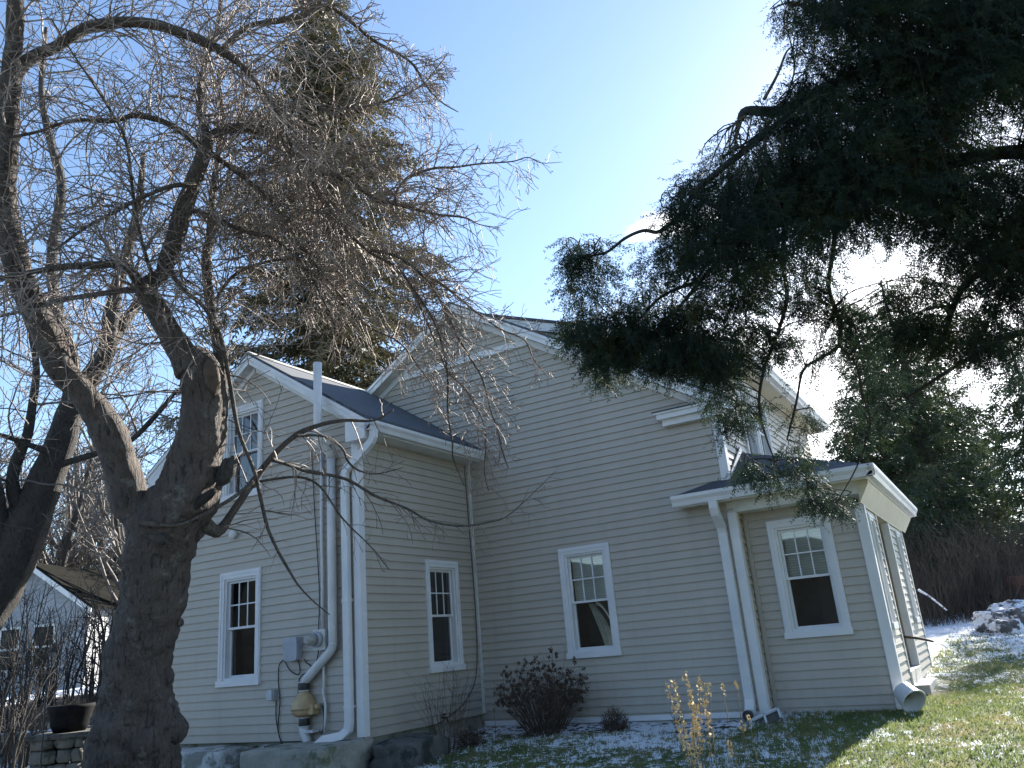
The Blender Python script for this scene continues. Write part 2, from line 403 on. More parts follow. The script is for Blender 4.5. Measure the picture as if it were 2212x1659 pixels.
def lap_wall(name, poly, org, ua, na, holes=(), mat=None, phase=0.0, lap=LAP, ld=LD, parent=None):
    "horizontal lap siding over the outline poly (u,z); each course leans out at its lower edge"
    org, ua, na = V(org), V(ua), V(na); polys = [poly]
    for h in holes: polys = cut(polys, h)
    m_ = MB(); P = lambda u, z, o: org+ua*u+V((0, 0, z))+na*o
    for p in polys:
        z0 = min(q[1] for q in p); z1 = max(q[1] for q in p); k = math.floor((z0-phase)/lap)
        while phase+k*lap < z1-1e-6:
            a, b_ = phase+k*lap, phase+(k+1)*lap
            q = clip(clip(p, 1, a, True), 1, b_, False)
            if len(q) >= 3:
                m_.poly([P(u, z, ld*(1-(z-a)/lap)) for u, z in q])
                lo = min(z for u, z in q); us = [u for u, z in q if z < lo+1e-6]
                if len(us) >= 2:
                    o = ld*(1-(lo-a)/lap); m_.poly([P(min(us), lo, 0), P(max(us), lo, 0), P(max(us), lo, o), P(min(us), lo, o)])
            k += 1
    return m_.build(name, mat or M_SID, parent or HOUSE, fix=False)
def window(org, ua, na, w, h, blind=0, curtain=False, tw=.085, parent=None, simple_=False, label=None):
    "double-hung window: org is the lower outer corner of its casing on the wall plane"
    org, ua, na = V(org), V(ua), V(na); Z = V((0, 0, 1)); par = parent or HOUSE
    B = lambda mb, u0, u1, z0, z1, o0, o1: mb.obox(org+ua*u0+Z*z0+na*o0, ua*(u1-u0), Z*(z1-z0), na*(o1-o0))
    fr_ = MB(); sill = .075
    for u0, u1, z0, z1 in ((0, tw, sill, h), (w-tw, w, sill, h), (tw, w-tw, h-tw*1.1, h)):
        B(fr_, u0, u1, z0, z1, -.012, .034)
    for u0, u1, z0, z1 in ((.018, .045, sill, h-.018), (w-.045, w-.018, sill, h-.018), (.045, w-.045, h-.045, h-.018)): B(fr_, u0, u1, z0, z1, .034, .042)
    e = .028   # jamb liner
    for u0, u1, z0, z1 in ((tw, tw+e, sill, h-tw*1.1), (w-tw-e, w-tw, sill, h-tw*1.1), (tw+e, w-tw-e, h-tw*1.1-e, h-tw*1.1), (tw+e, w-tw-e, sill, sill+e)):
        B(fr_, u0, u1, z0, z1, -.11, .012)
    wo = fr_.build('window', M_TRIM, par)
    if label: wo['label'] = label
    s_ = MB(); B(s_, -.012, w+.012, 0, sill, -.012, .055); s_.build('sill', M_TRIM, wo)
    a0, a1 = tw+e, w-tw-e; z0, z1 = sill+e, h-tw*1.1-e; mid = z0+(z1-z0)*.505
    st = .030
    for nm, y0, y1, o in (('upper', mid-.018, z1, -.03), ('lower', z0, mid+.012, -.066)):
        k = MB()
        for b_ in ((a0, a0+st, y0, y1), (a1-st, a1, y0, y1), (a0+st, a1-st, y0, y0+st), (a0+st, a1-st, y1-st, y1)): B(k, *b_, o-.028, o)
        so = k.build('sash', M_TRIM, wo)
        g_ = MB(); q = [org+ua*u+Z*z+na*(o-.014) for u, z in ((a0+st, y0+st), (a1-st, y0+st), (a1-st, y1-st), (a0+st, y1-st))]
        if ua.cross(Z).dot(na) < 0: q = q[::-1]
        g_.poly(q); g_.build('pane', M_GLASS, wo, fix=False)
        if nm == 'upper' and not simple_:
            mu = MB(); bw = .016; gw = (a1-a0-2*st)/3; zm = (y0+y1)/2
            for i in (1, 2): B(mu, a0+st+gw*i-bw/2, a0+st+gw*i+bw/2, y0+st, y1-st, o-.012, o-.002)
            for i in range(3): B(mu, a0+st+gw*i+(bw/2 if i else 0), a0+st+gw*(i+1)-(bw/2 if i < 2 else 0), zm-bw/2, zm+bw/2, o-.012, o-.003)
            mu.build('muntins', M_TRIM, wo)
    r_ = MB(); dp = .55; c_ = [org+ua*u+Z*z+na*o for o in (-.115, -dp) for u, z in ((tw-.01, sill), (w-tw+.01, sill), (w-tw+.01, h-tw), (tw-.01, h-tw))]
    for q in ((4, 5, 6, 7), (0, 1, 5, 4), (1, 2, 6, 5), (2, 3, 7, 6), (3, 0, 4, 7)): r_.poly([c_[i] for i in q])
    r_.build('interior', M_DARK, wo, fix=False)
    if blind:
        k = MB(); q0, q1 = z1-(z1-z0)*blind, z1
        n = max(4, int((q1-q0)/.03))
        for i in range(n):
            zz = q0+(q1-q0)*i/n; B(k, a0+.008, a1-.008, zz, zz+(q1-q0)/n*.93, -.14, -.136)
        k.build('blind', M_BLIND, wo)
    if curtain:
        k = MB(); n = 26
        for i in range(n):
            t0, t1 = i/n, (i+1)/n
            def cp(t, s):
                u = a0+(.36+.38*t+.05*math.sin(t*3))*(a1-a0); wd = (.13+.22*t)*(a1-a0)
                return org+ua*(u+wd*(s-.4))+Z*(mid-.03-(mid-z0-.04)*t)+na*(-.20+.03*math.sin(s*16+t*4))
            for j in range(14): k.poly([cp(t0, j/14), cp(t0, (j+1)/14), cp(t1, (j+1)/14), cp(t1, j/14)])
        for i in range(10):     # the tied-back swag
            t0, t1 = i/10, (i+1)/10
            f_ = lambda t, s: org+ua*(a0+(a1-a0)*(.50+.40*t))+Z*(mid-.06-.30*t*t+.05*s)+na*(-.19)
            k.poly([f_(t0, 0), f_(t0, 1), f_(t1, 1), f_(t1, 0)])
        k.build('curtain', M_CURT, wo, True, fix=False)
    return wo
X_, Y_ = V((1, 0, 0)), V((0, 1, 0)); Z_ = V((0, 0, 1))
WW, WH = .775, 1.46
def hole(u, z, w, h): return (u+.02, u+w-.02, z+.02, z+h-.02)

# main block: gable wall facing the garden
ridge, msl = 5.62, .615
zt = lambda x: ridge-msl*abs(x)                 # top of the main roof
ws = -.15
lap_wall('wall', [(-3.96, -.735), (3.96, -.735), (3.96, zt(3.96)-.05), (0, ridge-.05), (-3.96, zt(3.96)-.05)], (0, 0, 0), X_, -Y_, [hole(1.429, 0, WW, WH)])
window((1.429, 0, 0), X_, -Y_, WW, WH, .5, True, label='window with half-drawn blind and tied white curtain')
# right-hand long wall, upper floor above the porch roof
lap_wall('wall', [(0, 1.4), (6.5, 1.4), (6.5, 3.95), (.56, 3.95), (.56, 2.97), (0, 2.97)], (3.96, 0, 0), Y_, X_, [hole(1.2, 2.45, .8, 1.3), hole(2.05, 2.45, .8, 1.3)])
window((3.96, 1.2, 2.45), Y_, X_, .8, 1.3); window((3.96, 2.05, 2.45), Y_, X_, .8, 1.3)
lap_wall('wall', [(-6.5, 0-.7), (0, -.7), (0, 2.97), (-6.5, 2.97)], (-3.96, 0, 0), -Y_, -X_)
lap_wall('wall', [(-3.96, -.735), (3.96, -.735), (3.96, 2.97), (0, 5.5), (-3.96, 2.97)], (0, 6.5, 0), -X_, Y_)
k = MB(); k.box((.02, -.022, -.80), (3.94, .02, -.736)); k.build('base_board', M_TRIM, HOUSE)
k = MB(); k.box((-3.9, .02, -1.2), (3.9, 6.4, -.80)); k.build('foundation', M_CONC, HOUSE)
def roof_slab(name, quad, th, mat, parent=None, drop=(0, 0, -1)):
    "sloping slab; uv runs along the eave (first edge) and up the slope"
    q = [V(p) for p in quad]; m_ = MB(); m_.prism(q, V(drop)*th); o = m_.build(name, mat, parent or HOUSE)
    me = o.data; e = (q[1]-q[0]).normalized(); n = e.cross(q[-1]-q[0]).normalized(); up = n.cross(e)
    uv = me.uv_layers.new(name='UVMap')
    for l in me.loops:
        p = me.vertices[l.vertex_index].co; d = p-q[0]; uv.data[l.index].uv = (d.dot(e), d.dot(up))
    return o
oh, ye = .23, .56
ex = 4.22
roof_slab('roof', [(ex, -oh, zt(ex)), (ex, ye, zt(ex)), (0, ye, ridge), (0, -oh, ridge)], .045, M_SHIN)
roof_slab('roof', [(-ex, 6.7, zt(ex)), (-ex, -oh, zt(ex)), (0, -oh, ridge), (0, 6.7, ridge)], .045, M_SHIN)
# long shed dormer on the right-hand slope
dz = lambda x: ridge+.03-.385*x
roof_slab('dormer_roof', [(4.30, ye-.12, dz(4.30)), (4.30, 6.7, dz(4.30)), (0.02, 6.7, dz(.02)), (0.02, ye-.12, dz(.02))], .05, M_SHIN)
lap_wall('dormer_cheek', [(.15, zt(.15)), (3.96, zt(3.96)), (3.96, dz(3.96)-.05), (.15, dz(.15)-.05)], (0, ye, 0), X_, -Y_, mat=M_SIDW)
k = MB(); k.prism([(.1, ye-.10, dz(.1)-.05), (4.28, ye-.10, dz(4.28)-.05), (4.28, ye-.10, dz(4.28)-.20), (.1, ye-.10, dz(.1)-.20)], (0, .022, 0)); k.build('rake_board', M_TRIM, HOUSE)
k = MB(); k.box((3.965, ye-.08, 3.80), (4.24, 6.65, 3.83)); k.build('soffit', M_SOFF, HOUSE)
k = MB(); k.box((4.24, ye-.10, 3.79), (4.268, 6.68, 3.955)); k.build('fascia', M_TRIM, HOUSE)
def gutter(p, q, out, parent=None, hgt=.115, dep=.12):
    "K-profile eave trough from p to q; out points away from the fascia"
    p, q, out = V(p), V(q), V(out); ax = q-p
    pr = [(0, 0), (dep*.62, 0), (dep*.72, hgt*.35), (dep*.95, hgt*.62), (dep, hgt*.70), (dep, hgt), (dep-.012, hgt), (dep-.016, hgt*.72), (dep*.66, hgt*.12), (.012, hgt*.1), (.012, hgt*.95), (0, hgt*.95)]
    m_ = MB(); m_.prism([p+out*a+Z_*b_ for a, b_ in pr], ax); return m_.build('gutter', M_GUT, parent or HOUSE)
gutter((4.269, ye-.1, 3.83), (4.269, 6.66, 3.83), X_)
# rakes of the main gable
def rake(x0, z0, x1, z1, y, fh=.135, th=.022, wall_y=0, fr=.115, drop=.045, nm='rake_board'):
    a, b_ = V((x0, y, z0-drop)), V((x1, y, z1-drop)); m_ = MB()
    m_.prism([a, b_, b_-Z_*fh, a-Z_*fh], (0, th, 0))
    m_.prism([a+V((0, -.018, 0)), b_+V((0, -.018, 0)), b_-Z_*fh*.38+V((0, -.018, 0)), a-Z_*fh*.38+V((0, -.018, 0))], (0, .018, 0))
    m_.build(nm, M_TRIM, HOUSE)
    s_ = MB(); d = V((0, wall_y-y-th, 0)); s_.prism([a-Z_*(fh-.03)+V((0, th, 0)), b_-Z_*(fh-.03)+V((0, th, 0)), b_-Z_*(fh-.015)+V((0, th, 0)), a-Z_*(fh-.015)+V((0, th, 0))], d); s_.build('soffit', M_TRIMD, HOUSE)
    f_ = MB(); w = V((0, wall_y-.034-y, 0)); f_.prism([a+w-Z_*(fh-.01), b_+w-Z_*(fh-.01), b_+w-Z_*(fh+fr-.02), a+w-Z_*(fh+fr-.02)], (0, .034, 0)); f_.build('frieze_board', M_TRIM, HOUSE)
rake(ex, zt(ex), .012, ridge, -oh+.002); rake(-ex, zt(ex), -.012, ridge, -oh+.002)
# level band across the gable and the boxed eave return
k = MB(); k.prism([(-1.46, -.036, 4.585), (1.41, -.036, 4.585), (1.25, -.036, 4.69), (-1.30, -.036, 4.69)], (0, .036, 0)); k.build('frieze_board', M_TRIM, HOUSE)
k = MB(); k.box((3.23, -.11, 2.86), (4.10, -.005, 2.945)); k.box((3.18, -.175, 2.945), (4.20, -.005, 3.015))
k.prism([(3.15, -.20, 3.015), (3.15, -.20, 3.04), (3.15, -.005, 3.075), (3.15, -.005, 3.015)], (1.09, 0, 0)); k.build('eave_return', M_TRIM, HOUSE)
k = MB(); k.prism([(3.13, -.215, 3.042), (3.13, -.215, 3.055), (3.13, -.005, 3.092), (3.13, -.005, 3.078)], (.62, 0, 0)); k.build('flashing', M_SHIN, HOUSE)
k = MB(); k.box((3.965, -.005, 2.865), (4.10, ye, 2.945)); k.box((3.965, -.005, 2.945), (4.20, ye, 3.0)); k.build('eave_box', M_TRIM, HOUSE)
# corner posts
k = MB(); k.box((3.876, -.03, -.77), (3.985, .085, 1.598)); k.box((3.876, -.03, 2.02), (3.985, .085, 2.862)); k.build('corner_post', M_TRIM, HOUSE)

lap_wall('wall', [(.085, -.84), (.28, -.84), (.28, 1.6), (.085, 1.6)], (3.965, 0, 0), Y_, X_)

# wing: gable front, side wall
WY = -2.547; wr, wsl, wc = 4.52, .655, -1.83
wz = lambda x: wr-wsl*abs(x-wc)
lap_wall('wall', [(-3.66, -.64), (0, -.64), (0, wz(0)-.05), (wc, wr-.05), (-3.66, wz(0)-.05)], (0, WY, 0), X_, -Y_, [hole(-2.446, .032, WW, WH), hole(-2.45, 2.47, WW, 1.35)], phase=-.64)
window((-2.446, WY, .032), X_, -Y_, WW, WH); window((-2.45, WY, 2.47), X_, -Y_, WW, 1.35)
lap_wall('wall', [(WY, -.64), (0, -.64), (0, 2.96), (WY, 2.96)], (0, 0, 0), Y_, X_, [hole(-1.245, -.018, WW, WH)], phase=-.64)
window((0, -1.245, -.018), Y_, X_, WW, WH)
lap_wall('wall', [(-0.0, -.64), (-WY, -.64), (-WY, 2.96), (0, 2.96)], (-3.66, 0, 0), -Y_, -X_)
k = MB(); k.box((-.072, WY-.03, -.62), (.03, WY+.075, 2.96)); k.build('corner_post', M_TRIM, HOUSE)
k = MB(); k.box((-3.69, WY-.03, -.62), (-3.60, WY+.075, 2.96)); k.build('corner_post', M_TRIM, HOUSE)
k = MB(); k.box((.014, -.05, -.63), (.05, -.014, 2.94)); k.build('corner_strip', M_TRIMD, HOUSE)
k = MB(); k.box((-3.6, WY+.05, -1.4), (-.04, 0, -.645)); k.build('foundation', M_STONE, HOUSE)
wo_ = .17; wx = 2.10
roof_slab('roof', [(wc+wx, WY-wo_, wz(wc+wx)), (wc+wx, .0, wz(wc+wx)), (wc, .8, wr), (wc, WY-wo_, wr)], .045, M_SHIN)
roof_slab('roof', [(wc-wx, .3, wz(wc-wx)), (wc-wx, WY-wo_, wz(wc-wx)), (wc, WY-wo_, wr), (wc, .8, wr)], .045, M_SHIN)
k = MB()
for s_ in (-1, 1): k.prism([(wc, WY-wo_-.01, wr+.006), (wc+s_*.13, WY-wo_-.01, wr-.13*wsl+.012), (wc+s_*.13, WY-wo_-.01, wr-.13*wsl+.024), (wc, WY-wo_-.01, wr+.022)], (0, 3.2, 0))
k.build('ridge_cap', M_TRIMD, HOUSE)
rake(wc+wx, wz(wc+wx), wc+.012, wr, WY-wo_+.002, wall_y=WY, fr=.10); rake(wc-wx, wz(wc-wx), wc-.012, wr, WY-wo_+.002, wall_y=WY, fr=.10)
for s_ in (1, -1):     # closed eave ends
    x0 = wc+s_*(wx-.005); x1 = 0.0 if s_ > 0 else -3.66
    k = MB(); k.prism([(x0, WY-wo_+.006, wz(x0)-.05), (x0, WY-wo_+.006, 2.845), (x1-.05*s_, WY-wo_+.006, 2.845), (x1-.05*s_, WY-wo_+.006, wz(x1)-.06)], (0, .165, 0)); k.build('eave_return', M_TRIM, HOUSE)
k = MB(); k.box((.015, WY, 2.93), (wc+wx-.03, -.016, 2.955)); k.build('soffit', M_TRIMD, HOUSE)
k = MB(); k.box((wc+wx-.03, WY, 2.93), (wc+wx-.005, -.016, 3.035)); k.build('fascia', M_TRIM, HOUSE)
gutter((wc+wx-.004, WY-.16, 2.945), (wc+wx-.004, -.016, 2.945), X_)
def downspout(pts, side, w=.105, h=.075, name='downspout'):
    k = MB(); k.rect(pts, w, h, side); return k.build(name, M_GUT, HOUSE)
y0 = WY-.075
downspout([(.335, y0, 2.95), (.335, y0, 2.86), (.30, y0, 2.80), (.06, y0, 2.62), (-.10, y0, 2.545), (-.148, y0, 2.47), (-.148, y0, -.46), (-.165, y0, -.53), (-.215, y0-.05, -.585), (-.33, y0-.20, -.60), (-.365, y0-.27, -.64), (-.37, y0-.29, -.78)], Y_, .07, .09)
for z in (2.3, .9, -.3): k = MB(); k.box((-.20, y0-.040, z), (-.096, y0+.075, z+.03)); k.build('downspout_strap', M_TRIM, HOUSE)

# ------------------------------------------------------------------ glazed porch on the right
XS, YF = 5.42, .28
lap_wall('wall', [(3.95, -.86), (5.35, -.86), (5.35, 1.64), (3.95, 1.64)], (0, YF, 0), X_, -Y_, [hole(4.267, .035, .765, 1.42)], phase=-.84)
window((4.267, YF, .035), X_, -Y_, .765, 1.42, .5)
lap_wall('wall', [(YF, -.84), (1.32, -.84), (1.32, 1.47), (YF, 1.47)], (XS, 0, 0), Y_, X_, [hole(.42, .05, .45, 1.36)], phase=-.84)
window((XS, .42, .05), Y_, X_, .45, 1.36, tw=.07, simple_=True)
lap_wall('wall', [(2.62, -.74), (4.42, -.74), (4.42, 1.47), (2.62, 1.47)], (XS, 0, 0), Y_, X_, [hole(3.32, .07, .5, 1.34)], phase=-.84)
window((XS, 3.32, .07), Y_, X_, .5, 1.34, tw=.07, simple_=True)
lap_wall('wall', [(4.45, -.47), (XS-.06, -.47), (XS-.06, 1.5), (4.45, 1.5)], (0, 2.62, 0), X_, -Y_, phase=-.84)
lap_wall('wall', [(1.32, -.47), (2.62, -.47), (2.62, 1.5), (1.32, 1.5)], (4.45, 0, 0), Y_, X_, phase=-.84)
lap_wall('wall', [(-XS, -.74), (-3.96, -.74), (-3.96, 1.6), (-XS, 1.6)], (0, 4.42, 0), -X_, Y_, phase=-.84)
k = MB(); k.box((4.452, 1.55, -.46), (4.50, 2.42, 1.42)); k.build('door', M_TRIMD, HOUSE)
k = MB()
k.box((5.335, YF-.03, -.80), (XS+.03, YF+.075, 1.50)); k.build('corner_post', M_TRIM, HOUSE)
k = MB(); k.box((3.985, YF-.034, -.84), (4.035, YF-.002, 1.6)); k.build('corner_strip', M_SID, HOUSE)
for a, b_ in ((1.28, 1.345), (4.37, 4.45)):
    k = MB(); k.box((XS-.05, a, -.72), (XS+.024, b_, 1.47)); k.build('corner_post', M_TRIMD, HOUSE)
k = MB(); k.box((XS-.075, 2.565, -.47), (XS+.024, 2.68, 1.47)); k.build('corner_post', M_TRIM, HOUSE)
k = MB(); k.box((4.46, 1.33, -.62), (XS+.03, 2.60, -.475)); k.build('porch_floor', M_CONC, HOUSE)
k = MB(); k.box((4.46, 1.325, 1.475), (XS-.01, 2.61, 1.50)); k.build('porch_ceiling', M_SOFF, HOUSE)
k = MB(); k.box((XS+.031, 1.36, -.98), (XS+.20, 2.5, -.64)); k.build('step', M_CONC, HOUSE)
k = MB(); k.box((XS+.001, 1.33, -.98), (XS+.03, 2.60, -.62)); k.build('riser_board', M_TRIMD, HOUSE)
EY, EX2, EZ = -.21, 5.60, 1.90
sf = (2.50-EZ)/(.78-EY)
zf = lambda y: EZ+sf*(y-EY)
roof_slab('porch_roof', [(3.30, EY, EZ), (EX2, EY, EZ), (3.965, .78, 2.50), (3.965, 0.0, zf(0)), (3.72, 0.0, zf(0))], .035, M_SHIN)
roof_slab('porch_roof', [(EX2, EY, EZ), (EX2, 5.0, EZ), (3.965, 4.3, 2.50), (3.965, .78, 2.50)], .035, M_SHIN)
roof_slab('porch_roof', [(3.24, 0, EZ+.01), (3.30, EY, EZ), (3.72, 0, zf(0))], .03, M_SHIN)
k = MB(); k.prism([(3.99, .02, zf(.02)+.015), (3.99, .78, 2.515), (3.99, .78, 2.60), (3.99, .02, zf(.02)+.07)], (.012, 0, 0)); k.build('flashing', M_TRIM, HOUSE)
k = MB(); k.box((3.30, EY, 1.74), (EX2-.02, .0, 1.762)); k.box((XS+.085, .0, 1.74), (EX2-.02, 5.0, 1.762)); k.build('soffit', M_SOFF, HOUSE)
k = MB(); k.box((3.28, EY-.001, 1.73), (EX2, EY+.02, EZ-.036)); k.box((EX2-.02, EY+.02, 1.73), (EX2, 5.0, EZ-.036)); k.build('fascia', M_TRIM, HOUSE)
k = MB(); k.box((3.88, -.012, 1.60), (XS+.028, YF-.015, 1.739)); k.build('frieze_board', M_TRIMD, HOUSE)
k = MB(); k.box((XS-.02, YF-.014, 1.475), (XS+.028, 4.45, 1.739)); k.build('beam', M_SOFF, HOUSE)
k = MB(); k.prism([(XS+.029, YF-.30, 1.49), (EX2-.022, YF-.30, 1.70), (EX2-.022, YF-.30, 1.738), (XS+.029, YF-.30, 1.738)], (0, 4.95, 0)); k.build('soffit', M_SOFF, HOUSE)
gutter((3.26, EY-.002, 1.745), (EX2+.10, EY-.002, 1.745), -Y_, hgt=.135, dep=.105)
gutter((EX2+.002, EY-.08, 1.745), (EX2+.002, 5.05, 1.745), X_, hgt=.135, dep=.105)
k = MB(); k.rect([(3.79, -.265, 1.745), (3.79, -.265, 1.66), (3.79, -.235, 1.58), (3.79, -.085, 1.44), (3.79, -.058, 1.36), (3.79, -.058, -.60), (3.79, -.075, -.66), (3.79, -.13, -.73), (3.79, -.17, -.745)], .105, .08, X_)
k.build('downspout', M_GUT, HOUSE)
k = MB(); k.lathe((3.79, -.20, -.755), [(.052, 0), (.055, -.06), (.052, -.09)], 14, 'Y'); k.build('drain_pipe', M_BLACK, HOUSE)
# side-wall vent hood, high on the wing
k = MB(); k.lathe((-2.192, WY-.075, 1.988), [(.06, 0), (.062, .02), (.05, .085)], 20, 'Y'); k.build('vent_cap', M_TRIMD, HOUSE, True)

# ------------------------------------------------------------------ things fixed to the wing wall
wy = WY-LD
G = 'services on the wing wall'
em = thing('electric_meter', (-.57, WY, .49), 'electric meter with round glass dome on a white backing box', 'electric meter')
k = MB(); k.box((-.665, wy-.10, .372), (-.475, WY, .612)); k.build('meter_box', M_TRIMD, em)
k = MB(); k.lathe((-.585, wy-.16, .50), [(.082, 0), (.092, .012), (.092, .045), (.08, .06)], 24, 'Y'); k.build('collar', M_GREY, em, True)
k = MB(); k.lathe((-.585, wy-.29, .50), [(.03, 0), (.062, .016), (.07, .05), (.07, .13)], 24, 'Y'); k.build('dome', M_DOME, em, True)
k = MB(); k.tube([(-.562, WY-.055, .612), (-.562, WY-.05, 1.1), (-.57, WY-.05, 1.9), (-.56, WY-.05, 2.93)], .022, 10); k.tube([(-.56, WY-.055, .372), (-.56, WY-.045, 0), (-.57, WY-.05, -.1), (-.535, WY-.05, -.25), (-.53, WY-.06, -.40), (-.545, WY-.06, -.55)], .016, 8)
k.build('conduit', M_PVC, em, True)
ub = thing('utility_box', (-1.05, WY, .42), 'grey plastic telephone box with rounded lid beside the electric meter', 'utility box')
k = MB(); k.box((-1.155, wy-.045, .285), (-.945, WY, .555)); k.build('back_box', M_GREY, ub)
k = MB(); pr = []
for i in range(20):
    w = 2*math.pi*i/20; c_, s_ = math.cos(w), math.sin(w); pr.append((-1.05+.113*math.copysign(abs(c_)**.35, c_), wy-.045, .42+.143*math.copysign(abs(s_)**.35, s_)))
k.prism(pr, (0, -.055, 0)); k.build('lid', M_GREY, ub)
ob = thing('outlet_box', (-1.42, WY, -.105), 'small grey outlet box low on the wing wall below the window', 'outlet box')
k = MB(); k.box((-1.475, wy-.05, -.165), (-1.365, WY, -.045)); k.build('back_box', M_GREY, ob)
k = MB(); k.prism([(-1.465, wy-.05, -.155), (-1.375, wy-.05, -.155), (-1.375, wy-.05, -.055), (-1.395, wy-.05, -.04), (-1.445, wy-.05, -.04), (-1.465, wy-.05, -.055)], (0, -.035, 0)); k.build('cover', M_GALV, ob)
rp = thing('vent_pipe', (-.84, WY, -.55), 'white plastic vent pipe with inline tan fan climbing to the roof', 'vent pipe')
py = WY-.085
k = MB(); k.tube([(-.845, py, .02), (-.80, py, .06), (-.42, py, .345), (-.385, py, .39), (-.372, py, .45), (-.372, py, 1.6), (-.365, py, 2.72)], .055, 16)
k.tube([(-.365, py, 2.70), (-.365, py-.03, 2.78), (-.365, py-.20, 2.86), (-.365, py-.235, 2.94), (-.36, py-.235, 3.95)], .055, 16)
k.build('pipe', M_PVC, rp, True)
k = MB()
for z in (.405, .455): k.lathe((-.372, py, z), [(.058, 0), (.060, .01), (.058, .02)], 16)
k.build('pipe_clamp', M_GALV, rp)
for z in (-.075, -.475):
    k = MB(); k.lathe((-.845, py, z), [(.061, 0), (.066, .012), (.066, .088), (.061, .10)], 20); k.build('rubber_sleeve', M_BLACK, rp, True)
    k = MB()
    for zz in (z-.004, z+.092): k.lathe((-.845, py, zz), [(.067, 0), (.069, .004), (.067, .012)], 20)
    k.build('hose_clamp', M_GALV, rp)
k = MB(); k.lathe((-.845, py, -.375), [(.06, 0), (.085, .01), (.13, .035), (.148, .07), (.152, .095), (.163, .098), (.163, .115), (.152, .118), (.145, .17), (.115, .225), (.075, .265), (.062, .30)], 28); k.build('fan_housing', M_FAN, rp, True)
k = MB(); k.lathe((-.845, py, -.352), [(.112, 0), (.128, .006), (.131, .022), (.126, .03)], 28); k.build('fan_band', M_FANW, rp, True)
k = MB(); k.obox((-.735, py-.06, -.34), (.085, 0, 0), (0, .1, 0), (0, 0, .11)); k.lathe((-.64, py-.02, -.26), [(.02, 0), (.03, .005), (.03, .05)], 12, 'X'); k.build('junction_box', M_FAN, rp)
k = MB(); k.tube([(-.845, py, -.47), (-.845, py, -.52), (-.83, py, -.57), (-.80, py, -.62), (-.80, py, -.75)], .056, 14); k.build('elbow', M_PVC, rp, True)
k = MB(); k.box((-.86, py-.05, -.545), (-.66, py+.05, -.515)); k.build('bracket', M_GALV, rp)
def cable(label, pts, r=.007, name='cable'):
    P = [V(p) for p in pts]; Q = []
    for i in range(len(P)-1):        # smooth through the points
        p0, p1, p2, p3 = P[max(i-1, 0)], P[i], P[i+1], P[min(i+2, len(P)-1)]
        for s in range(6):
            t = s/6; Q.append(.5*((2*p1)+(p2-p0)*t+(2*p0-5*p1+4*p2-p3)*t*t+(3*p1-p0-3*p2+p3)*t**3))
    Q.append(P[-1]); k = MB(); k.tube(Q, r, 6)
    return tag(k.build(name, M_WIRE, None, True), label, 'cable')
def wl(*uv):     # points on the wing wall sighted from the camera station
    return [on_y(378+x/3, 1106+y/3, wy-.012) for x, y in uv]
cable('thin black cable looping left from the telephone box down to the boulders', wl((800, 960), (810, 1035), (785, 1052), (740, 1020), (710, 965), (690, 968), (672, 1010), (670, 1100), (680, 1230), (668, 1400), (690, 1490), (735, 1520)))
cable('black cable dropping from the outlet box along the siding', wl((655, 1225), (655, 1330), (668, 1420), (690, 1500)))
cable('black cable looping right from the telephone box to the fan', wl((838, 955), (850, 975), (880, 1000), (860, 1040), (825, 1055), (803, 1100), (800, 1200), (812, 1300), (838, 1375)))
cable('long thin black cable running down the siding left of the white conduit', wl((885, -420), (905, 0), (935, 500), (930, 760), (930, 900), (905, 990), (850, 1045)), .006)
cable('black cable strung beside the white vent pipe under the eave', wl((1010, -440), (1012, 0), (1020, 500), (1020, 760)), .006)
cable('black wire hanging from the right of the tan fan to the boulder', wl((955, 1250), (965, 1320), (962, 1400), (945, 1440)), .007)
cable('thin black cable trailing down the inside corner of the wing', [(.02, -.12, 2.9), (.03, -.10, 1.6), (.03, -.09, .6), (.02, -.16, -.1), (.02, -.45, -.42), (.025, -.95, -.60), (.03, -1.3, -.66)], .006)
tv = thing('outdoor_tap', (.03, -1.02, -.62), 'small dark tap low on the shaded side of the wing', 'tap')
k = MB(); k.tube([(.0, -1.02, -.58), (.09, -1.02, -.58), (.10, -1.02, -.63)], .014, 8); k.build('spout', M_BLACK, tv)
k = MB(); k.lathe((.05, -1.02, -.555), [(.008, 0), (.03, .012), (.03, .022), (.008, .026)], 10); k.build('handle', M_BLACK, tv)

# ------------------------------------------------------------------ boulders and loose things by the wing
def rock(name, c, size, mat, label, cat='rock', seed=0, sub=4, rot=0, sq=.55, rough=.16, group=None):
    "weathered squarish stone: a super-ellipsoid roughened by noise"
    import bmesh
    bm = bmesh.new(); bmesh.ops.create_cube(bm, size=2); bmesh.ops.subdivide_edges(bm, edges=bm.edges[:], cuts=2**sub-1 if sub < 4 else 11, use_grid_fill=True)
    sx, sy, sz = size; R_ = Matrix.Rotation(rot, 3, 'Z'); c = V(c)
    for v in bm.verts:
        p = v.co.copy(); q = p.normalized(); m_ = max(abs(p.x), abs(p.y), abs(p.z)); p = q.lerp(p/m_, sq)
        d = 1+rough*mnoise.noise(p*1.3+V((seed*7.1, 0, 0)))+rough*.6*mnoise.noise(p*3.1+V((0, seed*3.3, 0)))+rough*.25*mnoise.noise(p*8)
        p = p*d; v.co = c+R_ @ V((p.x*sx, p.y*sy, p.z*sz))
    me = bpy.data.meshes.new(name); bm.to_mesh(me); bm.free()
    o = link(name, me, mat, None, True); 
    if label: tag(o, label, cat, group)
    return o
rock('boulder', (-.44, -2.98, -.90), (.60, .48, .275), M_STONE, 'large grey green granite block under the white downspout', 'boulder', 3, sq=.82, rot=.05, rough=.09)
rock('boulder', (.36, -2.15, -.93), (.30, .55, .26), M_STONED, 'dark sloping boulder behind the granite block at the wing corner', 'boulder', 8, sq=.6, rot=.2)
